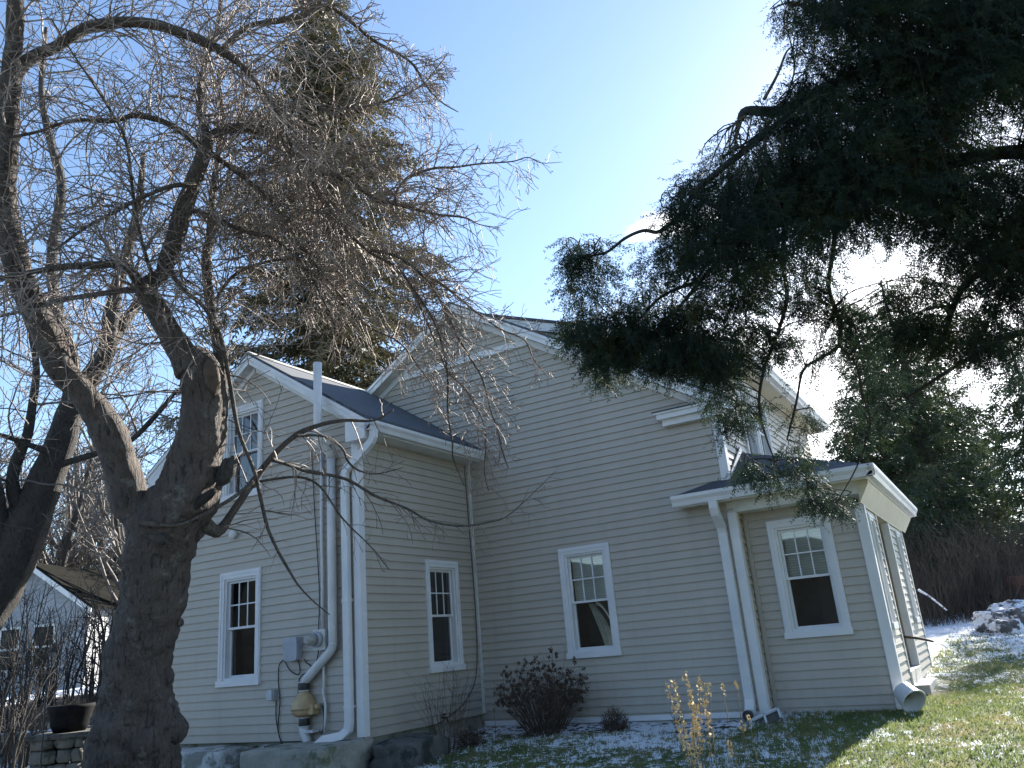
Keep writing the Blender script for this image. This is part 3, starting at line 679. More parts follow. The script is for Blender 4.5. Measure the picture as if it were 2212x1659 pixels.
rock('boulder', (-2.30, -2.78, -.87), (.64, .34, .205), M_STONEW, 'flat boulder with flaking white lime patches under the wing wall', 'boulder', 5, sq=.75, rough=.1)
rock('boulder', (-3.02, -2.70, -.93), (.42, .3, .2), M_STONED, 'dark boulder half hidden behind the big tree trunk', 'boulder', 6)
rock('boulder', (-1.50, -2.62, -.82), (.16, .14, .14), M_STONEW, 'small pale stone wedged between the two larger boulders', 'boulder', 9)
k = MB(); k.box((-1.36, -2.70, -1.15), (-1.06, WY-.03, -.70)); k.box((-1.40, -2.74, -.70), (-1.03, WY-.02, -.665)); tag(k.build('dark_gap_block', M_STONED), 'dark block standing in for the shady gap between boulders under the siding', 'gap block')  # solid dark block: the shade of the gap is put into its colour
tl = thing('rake', (-3.1, -2.9, -.8), 'red wooden tool handle leaning on the boulders by the tree', 'garden tool')
k = MB(); k.tube([at(378, 1640, 11.25), at(437, 1607, 11.55)], .022, 8); k.build('handle', M_RED, tl, True)
k = MB(); k.obox(at(365, 1640, 11.2), (.06, .03, 0), (0, .25, 0), (0, 0, .05)); k.build('head', M_RED, tl)
# plastic splash tray lying by the porch downspout
st = thing('splash_tray', (4.0, -.25, -.82), 'white slatted plastic tray tipped against the corner post', 'tray')
A, B_ = V((3.80, -.28, -.80)), V((4.13, -.16, -.68)); nrm = V((.10, -.30, -.10)); 
k = MB(); e = (B_-A)
k.obox(A, e, nrm*.12, V((0, .008, -.022)))
for t in (.02, .48, .94): k.obox(A+e*t, e*.07, nrm*.75, V((0, .008, -.020)))
k.build('slats', M_TRIM, st)
k = MB(); k.obox(A+V((0, .02, -.03)), e, nrm*.72, V((0, .004, -.008))); k.build('base', M_STONED, st)
# overturned white pail at the porch corner
pa = thing('pail', (5.52, .12, -.72), 'white plastic pail lying on its side with green stain inside', 'pail')
def pail_pts(r0, r1, L, n=28, m=8):
    ax = V((.55, -.62, -.56)).normalized(); o = V((5.44, .17, -.60)); a = ax.orthogonal().normalized(); b_ = ax.cross(a)
    return [[o+ax*(L*i/m)+(a*math.cos(2*math.pi*j/n)+b_*math.sin(2*math.pi*j/n))*(r0+(r1-r0)*i/m) for j in range(n)] for i in range(m+1)]
k = MB(); R1, R2 = pail_pts(.11, .138, .19), pail_pts(.102, .129, .19)
for i in range(8):
    for j in range(28):
        j2 = (j+1) % 28; k.poly([R1[i][j], R1[i][j2], R1[i+1][j2], R1[i+1][j]]); k.poly([R2[i][j2], R2[i][j], R2[i+1][j], R2[i+1][j2]])
for j in range(28): j2 = (j+1) % 28; k.poly([R1[8][j], R1[8][j2], R2[8][j2], R2[8][j]])
k.poly(R1[0][::-1]); m, nt, b = nodes('stained_plastic')
col = mix(nt, ramp(nt, noise(nt, 2.2, 3), [(.47, (0, 0, 0)), (.53, (1, 1, 1))]), (.62, .61, .57), (.16, .20, .07)); nt.links.new(col, b.inputs['Base Color']); b.inputs['Roughness'].default_value = .45
k.build('body', M_PVC, pa, True)
k = MB(); k.poly([R2[1][j] for j in range(28)]); k.build('bottom', m, pa)
k = MB(); rim = pail_pts(.142, .142, .19)[8]; k.tube(rim+[rim[0]], .008, 6); k.build('rim', M_PVC, pa, True)
# a leaning brown rail by the porch step and a dark twisted stake
k = MB(); k.tube([(5.36, 2.3, -.09), (5.50, 2.45, -.12), (5.62, 2.7, -.17), (5.66, 2.75, -.19)], [.018, .018, .017, .014], 8)
tag(k.build('handrail', M_CUT, None, True), 'low brown wooden rail beside the porch step', 'handrail')
sk = thing('garden_stake', (6.02, 5.0, gz(6.02, 5)), 'thin dark twisted garden stake capped with snow by the lawn', 'stake')
p0 = ground(1994, 1418, 8); k = MB(); pts = [p0+V((0, 0, -.05))+V((.02*math.sin(i*1.3), .02*math.cos(i*1.3), i*.07-.0)) for i in range(10)]; k.tube(pts, [.012+.008*(i % 2) for i in range(10)], 6); k.build('shaft', M_LAMP, sk, True)
k = MB(); k.lathe(pts[-1], [(.012, 0), (.022, .015), (.012, .035)], 8); k.lathe(pts[5]+V((0, 0, .0)), [(.015, 0), (.024, .015), (.012, .03)], 8); k.build('snow_cap', M_SNOWC, sk, True)

# ------------------------------------------------------------------ woody plants
def inpoly(u, v, poly):
    c_ = False; n = len(poly); j = n-1
    for i in range(n):
        (x1, y1), (x2, y2) = poly[i], poly[j]
        if (y1 > v) != (y2 > v) and u < (x2-x1)*(v-y1)/(y2-y1)+x1: c_ = not c_
        j = i
    return c_
def rv(): return V((random.gauss(0, 1), random.gauss(0, 1), random.gauss(0, 1))).normalized()
def smooth_path(P, k=5):
    P = [V(p) for p in P]; Q = []
    for i in range(len(P)-1):
        p0, p1, p2, p3 = P[max(i-1, 0)], P[i], P[i+1], P[min(i+2, len(P)-1)]
        for s in range(k):
            t = s/k; Q.append(.5*((2*p1)+(p2-p0)*t+(2*p0-5*p1+4*p2-p3)*t*t+(3*p1-p0-3*p2+p3)*t**3))
    return Q+[P[-1]]
def twig(mb, p, d, L, r, lvl, o):
    "one shoot and its side shoots; o: seg, wig, bias (vector added per step), kids per metre, ok(p)"
    n = max(3, int(L/o['seg'])); P = [p.copy()]; d = d.normalized(); st = L/n
    for i in range(n):
        d = (d+rv()*o['wig']+o['bias'](p, lvl)).normalized(); p = p+d*st
        if o.get('ok') and not o['ok'](p): break
        P.append(p)
    if len(P) < 2: return
    m_ = len(P); R_ = [max(o['rmin'], r*(1-.68*i/(m_-1))) for i in range(m_)]
    mb.tube(P, R_, 5 if r > .012 else 3, cap=False)
    if lvl <= 0: return
    cnt = L*o['kids'][lvl]; cnt = int(cnt)+(random.random() < cnt % 1)
    for _ in range(cnt):
        t = random.uniform(.12, 1); i = min(int(t*(m_-1)), m_-2); q = P[i].lerp(P[i+1], random.random()); td = (P[i+1]-P[i]).normalized()
        pr = td.cross(rv()).normalized(); a = rad(random.uniform(30, 75))
        twig(mb, q, td*math.cos(a)+pr*math.sin(a), L*random.uniform(*o['ratio'])*(1.1-.5*t), max(o['rmin'], r*.55*(1-.4*t)), lvl-1, o)

APPLE = thing('apple_tree', at(285, 1500, 6.5)+V((0, 0, -.9)), 'huge gnarled bare fruit tree with forked trunk and tangled drooping twigs', 'tree')
D0 = 6.5
def wr_(w, d): return w/2/F*d
def limb(name, pts, d0, d1, mat, n=10, bmp=.10, bs=6, k=5, parent=None):
    m_ = len(pts); P = [at(u, v, d0+(d1-d0)*i/(m_-1)) for i, (u, v, w) in enumerate(pts)]
    W = [wr_(w, d0+(d1-d0)*i/(m_-1)) for i, (u, v, w) in enumerate(pts)]
    Q = smooth_path(P, k); R_ = []
    for i in range(m_-1):
        for s in range(k): t = s/k; t = t*t*(3-2*t); R_.append(W[i]+(W[i+1]-W[i])*t)
    R_.append(W[-1])
    mb = MB(); mb.tube(Q, R_, n, bump=bmp, bscale=bs)
    if name: mb.build(name, mat, parent or APPLE, True, fix=False)
    return Q, R_
LIMBS = []
THIN = {2: .85, 3: .85, 4: .85, 11: .85, 13: .8, 18: .8, 21: .8, 22: .8, 24: .8, 25: .8, 5: .75, 6: .66, 7: .55, 8: .6, 9: .7}
base = at(285, 1659, D0)
pts = [(262, 1960, 300), (272, 1800, 262), (284, 1659, 222), (292, 1560, 202), (294, 1500, 158), (302, 1400, 150), (330, 1300, 152), (342, 1200, 160), (362, 1130, 176), (402, 1070, 150), (424, 986, 120), (438, 920, 116), (438, 853, 104), (430, 800, 98), (405, 765, 70)]
def trunk_build():
    m_ = len(pts); P = [at(u, v, D0) for u, v, w in pts]; k = 14; Q = smooth_path(P, k); R_ = []
    for i in range(m_-1):
        for s in range(k): t = s/k; R_.append(.88*wr_(pts[i][2]+(pts[i+1][2]-pts[i][2])*t, D0))
    R_.append(.88*wr_(pts[-1][2], D0))
    mb = MB(); mb.tube(Q, R_, 72, bump=.15, bscale=5.5)
    # burls and knobs
    for u, v, w, dd in ((386, 1575, 62, .02), (372, 1390, 20, -.03), (398, 1345, 18, 0), (404, 1308, 22, .02), (372, 1470, 18, 0), (372, 1500, 14, 0), (366, 1415, 16, 0), (215, 1610, 60, -.12), (300, 1600, 70, -.2), (335, 1170, 34, -.2), (440, 1150, 30, 0), (420, 1195, 22, 0)):
        c_ = at(u-10 if u > 350 else u+12, v, D0+dd); r = wr_(w, D0); base_ = len(mb.v); nn = 10
        for i in range(nn+1):
            for j in range(14):
                th, ph = math.pi*i/nn, 2*math.pi*j/14; q = V((math.sin(th)*math.cos(ph), math.sin(th)*math.sin(ph), math.cos(th)))
                mb.v.append(tuple(c_+q*r*(1+.25*mnoise.noise((c_+q*r)*12))))
        for i in range(nn):
            for j in range(14):
                j2 = (j+1) % 14; mb.f.append((base_+i*14+j, base_+i*14+j2, base_+(i+1)*14+j2, base_+(i+1)*14+j))
    mb.build('trunk', M_BARK, APPLE, True, fix=False)
    return Q, R_
TQ, TR = trunk_build()
# sawn stub, hollow and knot on the right-hand stem
def lump(name, u, v, dd, w, h, mat, tilt=0, dep=1.0):
    "knotty oval lump set into the bark"
    c_ = at(u, v, dd); a, b_ = wr_(w, dd), wr_(h, dd); mb = MB(); ct_, st_ = math.cos(tilt), math.sin(tilt)
    for i in range(13):
        for j in range(18):
            th, ph = math.pi*i/12, 2*math.pi*j/18; x, y, z = math.sin(th)*math.cos(ph), math.cos(th), math.sin(th)*math.sin(ph)
            q = RIGHT*(x*a*ct_-y*b_*st_)+UP*(x*a*st_+y*b_*ct_)+FWD*z*a*dep; mb.v.append(tuple(c_+q*(1+.28*mnoise.noise((c_+q)*14))))
    for i in range(12):
        for j in range(18): j2 = (j+1) % 18; mb.f.append((i*18+j, i*18+j2, (i+1)*18+j2, (i+1)*18+j))
    return mb.build(name, mat, APPLE, True, fix=False)
lump('stub', 458, 812, 6.38, 34, 78, M_CUT, .15)
lump('stub', 490, 1018, 6.44, 36, 76, M_BARK2, -.35)
lump('hollow', 440, 1080, 6.32, 70, 20, M_HOLE, .75, .35)  # near-black flattened lump; the cavity's darkness is painted as its colour
k = MB(); c0 = at(348, 1166, 6.17); k.tube([c0+FWD*.03, c0-FWD*.012, c0-FWD*.02], [.05, .042, .02], 14, bump=.3, bscale=11); k.build('knot', M_BARK2, APPLE, True, fix=False)
LL = [  # sighted limbs: (points u,v,width), near/far distance, twig flag
 ([(330, 1120, 96), (284, 1086, 78), (266, 1020, 72), (243, 953, 72), (206, 886, 62), (165, 836, 54), (128, 790, 57), (100, 720, 60), (67, 653, 57), (45, 600, 54), (32, 553, 54), (8, 440, 50), (14, 330, 46), (20, 200, 42), (30, 100, 36), (34, -20, 32), (30, -160, 22)], 6.5, 5.9, .25, 14),
 ([(415, 800, 70), (388, 753, 57), (357, 703, 48), (330, 653, 46), (317, 633, 42), (322, 612, 36), (350, 592, 32), (362, 560, 38), (373, 533, 40), (392, 467, 40), (415, 400, 36), (440, 333, 32), (447, 290, 30)], 6.45, 6.7, .3, 12),
 ([(325, 640, 30), (300, 610, 26), (283, 585, 26), (262, 571, 22), (200, 573, 20), (133, 577, 17), (66, 588, 13), (0, 600, 11), (-120, 615, 7)], 6.5, 5.6, 1, 8),
 ([(315, 628, 20), (280, 626, 16), (235, 632, 15), (180, 640, 13), (120, 650, 11), (50, 672, 9), (-30, 690, 6)], 6.5, 7.3, 1, 7),
 ([(472, 900, 44), (476, 800, 34), (473, 753, 32), (458, 680, 28), (448, 610, 26), (447, 553, 25), (455, 500, 22), (460, 417, 18), (470, 340, 14), (480, 250, 11), (470, 150, 8)], 6.5, 7.3, 1, 9),
 ([(345, 590, 14), (360, 575, 14), (393, 623, 14), (443, 666, 14), (478, 735, 14), (497, 830, 13), (515, 930, 12), (550, 1020, 11), (563, 1078, 11), (578, 1140, 10), (600, 1190, 9), (626, 1235, 8), (645, 1265, 6), (675, 1297, 5), (712, 1328, 3)], 6.3, 7.0, .5, 7),
 ([(440, 1130, 40), (470, 1148, 32), (500, 1110, 26), (538, 1054, 24), (585, 990, 22), (638, 941, 19), (691, 918, 15), (745, 908, 12), (808, 908, 8), (850, 885, 5)], 6.5, 7.6, .6, 8),
 ([(585, 992, 17), (625, 1004, 16), (665, 1018, 15), (745, 1034, 13), (811, 1071, 12), (878, 1098, 10), (931, 1126, 9), (997, 1136, 8), (1057, 1128, 6), (1104, 1109, 4), (1200, 1018, 2)], 6.8, 8.6, .8, 7),
 ([(640, 942, 11), (672, 940, 11), (711, 946, 10), (741, 971, 9), (750, 994, 8), (771, 1014, 7), (811, 1024, 5), (870, 1010, 3)], 6.9, 7.7, .8, 6),
 ([(560, 1040, 9), (640, 1030, 8), (690, 1050, 7), (740, 1120, 6), (800, 1180, 4), (840, 1230, 3)], 6.9, 7.9, .6, 5),
 ([(300, 1130, 16), (380, 1135, 8), (430, 1115, 8), (470, 1095, 9), (510, 1070, 9), (548, 1040, 8)], 6.15, 6.6, .2, 5),
 ([(24, 185, 40), (43, 147, 34), (80, 118, 30), (123, 100, 28), (187, 60, 28), (267, 48, 28), (333, 53, 28), (383, 68, 27), (433, 87, 26), (483, 113, 23), (530, 150, 16), (580, 210, 12), (620, 290, 9), (650, 380, 6)], 6.0, 6.6, 1, 8),
 ([(478, 112, 14), (492, 96, 13), (520, 68, 12), (553, 52, 11), (613, 43, 14), (663, 32, 12), (703, 12, 9), (753, 43, 8), (806, 87, 7), (853, 112, 6), (893, 140, 5), (920, 185, 4), (953, 220, 3), (990, 242, 2)], 6.5, 7.6, 1, 7),
 ([(445, 300, 24), (470, 285, 24), (500, 277, 26), (553, 279, 26), (603, 290, 25), (636, 333, 24), (676, 352, 22), (720, 378, 19), (770, 400, 16), (812, 432, 13), (853, 440, 10), (936, 462, 7), (1003, 470, 5), (1036, 485, 3), (1080, 492, 2)], 6.7, 7.9, 1, 8),
 ([(666, 350, 15), (686, 410, 14), (713, 450, 13), (750, 500, 10), (800, 545, 8), (870, 590, 6), (919, 688, 5), (945, 750, 5), (967, 802, 4), (1000, 835, 4), (1026, 874, 3.5), (1046, 919, 3), (1049, 968, 3), (1046, 1017, 2.5), (1055, 1059, 2)], 7.2, 8.1, .8, 6),
 ([(800, 540, 8), (870, 560, 7), (938, 626, 7), (984, 718, 6), (1016, 773, 5), (1042, 818, 4.5), (1058, 880, 4), (1075, 929, 3.5), (1085, 975, 3), (1098, 1010, 2)], 7.3, 8.2, .8, 5),
 ([(853, 440, 8), (860, 408, 7), (886, 382, 6), (936, 364, 5.5), (986, 361, 5), (1036, 354, 4), (1106, 349, 3), (1140, 340, 2.4), (1170, 352, 2), (1215, 350, 1)], 7.5, 8.2, 1, 5),
 ([(690, 235, 7), (733, 236, 7), (786, 230, 6), (836, 218, 5), (880, 202, 4), (916, 180, 3.5), (940, 152, 3), (970, 112, 2)], 7.0, 7.8, 1, 5),
 ([(440, 320, 16), (510, 370, 14), (590, 440, 12), (650, 530, 10), (720, 620, 8), (790, 700, 6), (863, 740, 5), (910, 800, 4), (951, 856, 3)], 6.7, 7.7, 1, 6),
 ([(900, 590, 6), (951, 612, 6), (1026, 672, 5), (1081, 711, 4), (1133, 734, 3.5), (1153, 776, 3), (1185, 815, 2)], 7.5, 8.3, .7, 5),
 ([(870, 590, 6), (940, 700, 6), (966, 802, 5), (967, 887, 4.5), (977, 952, 4), (979, 991, 3), (1003, 1049, 2)], 7.2, 7.9, .7, 5),
 ([(440, 330, 20), (400, 290, 18), (350, 262, 15), (290, 250, 14), (240, 262, 12), (160, 260, 10), (80, 285, 9), (0, 300, 8), (-80, 310, 5)], 6.7, 5.6, 1, 6),
 ([(420, 400, 16), (370, 402, 13), (300, 430, 12), (240, 462, 11), (180, 495, 9), (120, 540, 7)], 6.6, 5.7, .9, 6),
 ([(445, 290, 18), (430, 220, 14), (440, 150, 12), (470, 60, 10), (480, -40, 8)], 6.7, 7.2, 1, 6),
 ([(330, 600, 12), (300, 500, 10), (285, 400, 9), (270, 300, 8), (220, 210, 7), (160, 120, 5), (110, 40, 4)], 6.5, 5.5, 1, 5),
 ([(400, 450, 14), (460, 470, 13), (530, 500, 12), (600, 520, 10), (660, 580, 8), (700, 650, 6), (730, 720, 4)], 6.6, 7.3, 1, 6),
 ([(460, 660, 9), (500, 600, 8), (560, 570, 7), (640, 560, 6), (720, 580, 4)], 6.8, 7.4, .8, 5),
]
for i, (p, a, b_, tw_, n) in enumerate(LL):
    p = [(u, v, w*(THIN.get(i, 1) if not (i == 6 and j < 2) else .85)) for j, (u, v, w) in enumerate(p)]
    Q, R_ = limb('limb', p, a, b_, M_LIMB if i else M_BARK, n if i else 26, .10 if i else .13, 7 if i else 5, 5 if i else 9)
    LIMBS.append((Q, R_, tw_))
APOLY = [(-500, -500), (770, -500), (800, -30), (880, 70), (985, 130), (1000, 250), (1010, 300), (1200, 330), (1215, 360), (1130, 480), (1100, 560), (1190, 800), (1120, 1000), (1060, 1060), (1000, 1050), (960, 930), (905, 860), (800, 780), (720, 830), (600, 760), (540, 800), (560, 900), (450, 950), (300, 900), (-500, 1000)]
def aok(p):
    u, v, z = px(p); w = mnoise.noise_vector(p*2.3)*70; return z > 4.2 and inpoly(u+w.x+15, v+w.y, APOLY)
def abias(p, lvl):
    u, v, z = px(p)
    k_ = .035+.06*sstep(300, 900, u)
    return V((0, 0, -1))*k_*(1.25 if lvl < 2 else .7)+RIGHT*.03*sstep(400, 900, u)
AO = dict(seg=.07, wig=.27, bias=abias, kids=[0, 8.0, 5.6], ratio=(.32, .68), rmin=.0027, ok=aok)
crown = MB(); total = 0
for li, (Q, R_, tw_) in enumerate(LIMBS):
    if tw_ <= 0: continue
    for i in range(2, len(Q)-1):
        L = (Q[i+1]-Q[i]).length; cnt = L*tw_*25; u, v, z = px(Q[i])
        if 430 < u < 950 and 60 < v < 700: cnt *= 1.8
        if li in (6, 7, 8, 9, 5): cnt *= .55
        cnt = int(cnt)+(random.random() < cnt % 1)
        for _ in range(cnt):
            td = (Q[i+1]-Q[i]).normalized(); pr = td.cross(rv()).normalized(); a = rad(random.uniform(35, 85))
            ln = random.uniform(.35, 1.05)*min(1, .45+R_[i]*22); r0 = min(R_[i]*.55, .0038+ln*.0062)
            if li in (6, 7, 8, 9, 5):
                o2 = dict(AO, ok=lambda p: px(p)[2] > 5 and px(p)[1] < 1240, kids=[0, 4.5, 3.5]); twig(crown, Q[i].copy(), td*math.cos(a)+pr*math.sin(a), ln*.6, r0, 1, o2)
            else: twig(crown, Q[i].copy(), td*math.cos(a)+pr*math.sin(a)+V((0, 0, .15)), ln, r0, 2, AO)
crown.build('crown', M_TWIG, APPLE, True, fix=False)
print('apple twig verts', len(crown.v))

# ---- generic bare tree
def bare_tree(name, H, r0, label, lean=(0, 0), seed=0, lvl=4, kids=(0, 3.2, 2.6, 2.2, 1.6), mat=M_BARK2, tmat=M_TWIGF, first=.3, spread=1, rmin=.013, group=None):
    random.seed(seed); root = thing(name, (0, 0, 0), label, 'tree', group)
    P = []; p = V((0, 0, -.3)); d = V((lean[0], lean[1], 1)).normalized(); n = 14
    for i in range(n+1):
        P.append(p.copy()); d = (d+rv()*.07+V((0, 0, .03))).normalized(); p = p+d*(H*.72)/n
    R_ = [r0*(1.25 if i == 0 else 1)*(1-.8*i/n) for i in range(n+1)]
    mb = MB(); mb.tube(P, R_, 10, bump=.08, bscale=5); mb.build('trunk', mat, root, True, fix=False)
    cr = MB(); o = dict(seg=.35, wig=.13, bias=lambda p_, l: V((0, 0, .055)), kids=[0, 3.4/ (H/12), 2.2/(H/12), 1.3/(H/12)], ratio=(.3, .6), rmin=rmin)
    for i in range(int(n*first), n+1):
        for _ in range(3 if i > n*.5 else 2):
            td = d if i == n else (P[i+1]-P[i]).normalized(); pr = td.cross(rv()).normalized(); a = rad(random.uniform(25, 60))*spread
            L = H*random.uniform(.22, .42)*(1.1-.55*i/n); twig(cr, P[i].copy(), td*math.cos(a)+pr*math.sin(a), L, R_[i]*.55, 3, o)
    cr.build('crown', tmat, root, True, fix=False)
    return root
# ---- the big dark tree behind on the left (sighted trunk and limbs)
T2 = thing('tree', at(-150, 1600, 10.5), 'big dark bare tree leaning right at the far left of the lawn', 'tree')
T2L = []
for p, a, b_ in (([(-170, 1640, 150), (-100, 1400, 130), (-40, 1310, 118), (8, 1230, 112), (52, 1139, 98), (90, 1060, 74), (133, 953, 60), (152, 886, 52), (205, 800, 42), (232, 753, 38), (238, 690, 34), (253, 620, 28), (275, 540, 22), (300, 440, 16), (310, 330, 10)], 10.5, 11),
                ([(150, 890, 40), (158, 790, 30), (140, 730, 28), (126, 686, 26), (115, 620, 24), (113, 553, 23), (120, 500, 22), (133, 400, 20), (113, 320, 17), (93, 233, 14), (90, 160, 11), (100, 60, 8)], 10.8, 12),
                ([(235, 745, 30), (265, 700, 26), (293, 663, 22), (340, 600, 16), (380, 520, 12), (420, 420, 8)], 11, 12),
                ([(60, 1150, 40), (34, 1080, 30), (27, 1030, 26), (40, 985, 24), (60, 936, 20), (72, 860, 17), (78, 786, 14), (60, 700, 11), (30, 620, 8)], 10.6, 10),
                ([(10, 1260, 50), (-2, 1150, 40), (-8, 1080, 34), (-25, 980, 26), (-40, 850, 20)], 10.5, 10.2),
                ([(112, 1010, 16), (190, 985, 14), (270, 960, 12), (330, 905, 11), (380, 845, 8)], 10.6, 10.9),
                ([(125, 985, 18), (60, 960, 12), (0, 940, 10), (-80, 930, 6)], 10.6, 9.8)):
    T2L.append(limb('limb' if T2L else 'trunk', p, a, b_, M_BARK2, 12, .1, 4, 5, T2))
random.seed(5); cr = MB()
o = dict(seg=.14, wig=.2, bias=lambda p, l: V((0, 0, -.02)), kids=[0, 4.5, 3.4], ratio=(.3, .6), rmin=.0035, ok=lambda p: px(p)[0] < 620)
for Q, R_ in T2L:
    for i in range(8, len(Q)-1):
        cnt = (Q[i+1]-Q[i]).length*4.2; cnt = int(cnt)+(random.random() < cnt % 1)
        for _ in range(cnt):
            td = (Q[i+1]-Q[i]).normalized(); pr = td.cross(rv()).normalized(); a = rad(random.uniform(35, 80)); L = random.uniform(.7, 2.0)
            twig(cr, Q[i].copy(), td*math.cos(a)+pr*math.sin(a), L, min(R_[i]*.5, .004+L*.007), 2, o)
cr.build('crown', M_TWIGF, T2, True, fix=False)
print('tree2', len(cr.v))

# ------------------------------------------------------------------ foliage sprays (instanced into one mesh per crown with numpy)
def spray_template(n=6, sub=1, wid=.016, droop=.0, seed=0, spread=.34):
    rg = random.Random(seed); vs, fs = [], []
    def leaf(a, b_, w):
        a, b_ = V(a), V(b_); t = (b_-a); nrm = V((rg.gauss(0, .35), 1, rg.gauss(0, .35))).normalized(); s = t.cross(nrm).normalized()*w; mdl = a+t*.45; i = len(vs)
        vs.extend([tuple(a), tuple(mdl+s), tuple(b_), tuple(mdl-s)]); fs.append((i, i+1, i+2, i+3))
    P = [V((.05*rg.gauss(0, 1)*i/n, .05*rg.gauss(0, 1)*i/n, i/n)) for i in range(n+1)]
    for i in range(n): leaf(P[i], P[i]+(P[i+1]-P[i])*1.3, wid*.7)
    for i in range(1, n+1):
        L = spread*(1.08-.7*i/n)*rg.uniform(.75, 1.2)
        for s in (-1, 1):
            a = rad(rg.uniform(28, 48)); dd = V((s*math.sin(a), rg.gauss(0, .25), math.cos(a))).normalized(); e = P[i]+dd*L; leaf(P[i], e, wid)
            for q in range(sub):
                m_ = P[i].lerp(e, (q+1)/(sub+1)*rg.uniform(.8, 1.15))
                for s2 in (-1, 1):
                    d2 = (dd+V((s2*.7, rg.gauss(0, .4), .1))).normalized(); leaf(m_, m_+d2*L*.42, wid*.9)
    return np.array(vs), np.array(fs)
def sprays(name, pos, dirs, sizes, mat, parent, temps, rg, twist=None):
    pos, dirs, sizes = np.asarray(pos, float), np.asarray(dirs, float), np.asarray(sizes, float)
    dirs /= np.linalg.norm(dirs, axis=1)[:, None]; rnd = rg.normal(size=dirs.shape); xa = np.cross(dirs, rnd); xa /= np.linalg.norm(xa, axis=1)[:, None]; ya = np.cross(dirs, xa)
    sel = rg.integers(0, len(temps), len(pos)); VV, QQ, off = [], [], 0
    for t, (tv, tf) in enumerate(temps):
        ix = np.nonzero(sel == t)[0]
        if not len(ix): continue
        R_ = np.stack([xa[ix], ya[ix], dirs[ix]], 1)*sizes[ix][:, None, None]
        v = np.einsum('vk,mkj->mvj', tv, R_)+pos[ix][:, None, :]
        q = tf[None]+(np.arange(len(ix))*len(tv))[:, None, None]+off; off += len(ix)*len(tv)
        VV.append(v.reshape(-1, 3)); QQ.append(q.reshape(-1, 4))
    return build_np(name, np.concatenate(VV), np.concatenate(QQ), mat, parent)
CT = [spray_template(7, 1, .0165, seed=s, spread=.30) for s in range(6)]
CTF = [spray_template(4, 0, .05, seed=s+20, spread=.42) for s in range(4)]

# ---- foreground cedar, its trunk just beyond the right edge
CED = thing('cedar_tree', (9.0, -4.6, gz(9, -4.6)), 'dark drooping cedar hanging over the porch from the upper right', 'tree')
tb = V((9.0, -4.6, gz(9, -4.6)-.3)); TT = [tb, tb+V((-.1, 0, 1.5)), tb+V((-.15, .1, 3)), tb+V((-.3, .1, 4.6)), tb+V((-.35, .2, 6.2)), tb+V((-.5, .2, 8))]
k = MB(); k.tube(smooth_path(TT, 6), [.26-.20*i/30 for i in range(31)], 14, bump=.1, bscale=5); k.build('trunk', M_BARK2, CED, True, fix=False)
CL = [([(2330, 60, 60), (2180, 20, 44), (2000, 75, 36), (1900, 130, 32), (1812, 180, 30), (1745, 215, 28), (1680, 240, 24), (1612, 240, 20), (1600, 262, 16)], 5.4, 5.6),
      ([(1745, 225, 20), (1690, 262, 18), (1640, 300, 16), (1575, 352, 15), (1525, 392, 14), (1505, 412, 12), (1520, 432, 10), (1560, 455, 8), (1600, 468, 5)], 5.4, 5.2),
      ([(1500, 415, 12), (1470, 462, 10), (1425, 500, 9), (1390, 498, 8), (1350, 515, 7), (1310, 545, 6), (1265, 555, 4), (1225, 575, 2)], 5.3, 5.8),
      ([(2330, 330, 50), (2160, 330, 30), (2000, 370, 24), (1850, 420, 20), (1720, 470, 16), (1600, 520, 13), (1520, 600, 10), (1470, 660, 8), (1440, 690, 6), (1400, 730, 4)], 5.4, 5.7),
      ([(1700, 480, 12), (1690, 560, 10), (1700, 640, 9), (1680, 720, 8), (1650, 800, 7), (1640, 880, 6), (1660, 960, 4), (1690, 1030, 3)], 5.5, 6.0),
      ([(1810, 440, 11), (1800, 540, 10), (1790, 620, 9), (1812, 690, 9), (1812, 745, 8), (1770, 775, 7), (1735, 800, 6), (1720, 870, 5), (1700, 950, 4)], 5.5, 6.1),
      ([(1812, 745, 7), (1850, 790, 6), (1862, 850, 5), (1880, 920, 4), (1850, 1010, 3), (1810, 1080, 2)], 5.8, 6.2),
      ([(2330, 560, 40), (2200, 560, 22), (2100, 600, 17), (2060, 660, 14), (2040, 720, 11), (2000, 790, 7)], 5.4, 6.2),
      ([(2330, 700, 30), (2200, 720, 16), (2120, 760, 12), (2050, 800, 9), (1960, 860, 5)], 5.5, 6.4),
      ([(1500, 610, 8), (1430, 640, 7), (1380, 690, 6), (1340, 730, 5), (1300, 780, 3)], 5.5, 5.7),
      ([(1560, 340, 6), (1660, 270, 5), (1715, 160, 4), (1700, 60, 3)], 5.3, 5.5),
      ([(1900, 130, 14), (1830, 60, 12), (1760, 20, 10), (1700, 5, 6)], 5.4, 5.3)]
CQ = []
for p, a, b_ in CL:
    Q, R_ = limb('limb', p, a, b_, M_BARK2, 8, .08, 8, 5, CED); CQ += Q
CQA = np.array([tuple(q) for q in CQ])
random.seed(21); rg = np.random.default_rng(21)
def region(poly, n, d0, d1, r0, r1, ns, holes=()):
    us, vs = [p[0] for p in poly], [p[1] for p in poly]; out = []; tries = 0
    while len(out) < n and tries < n*40:
        tries += 1; u, v = random.uniform(min(us), max(us)), random.uniform(min(vs), max(vs))
        if not inpoly(u, v, poly): continue
        if any(((u-hx)/hr)**2+((v-hy)/hs)**2 < 1 for hx, hy, hr, hs in holes): continue
        out.append((at(u, v, random.uniform(d0, d1)), random.uniform(r0, r1), ns))
    return out
HO = [(2170, 268, 80, 85), (1925, 505, 75, 48), (2120, 330, 36, 44), (1985, 40, 30, 24), (1850, 85, 18, 34), (2050, 500, 30, 24)]
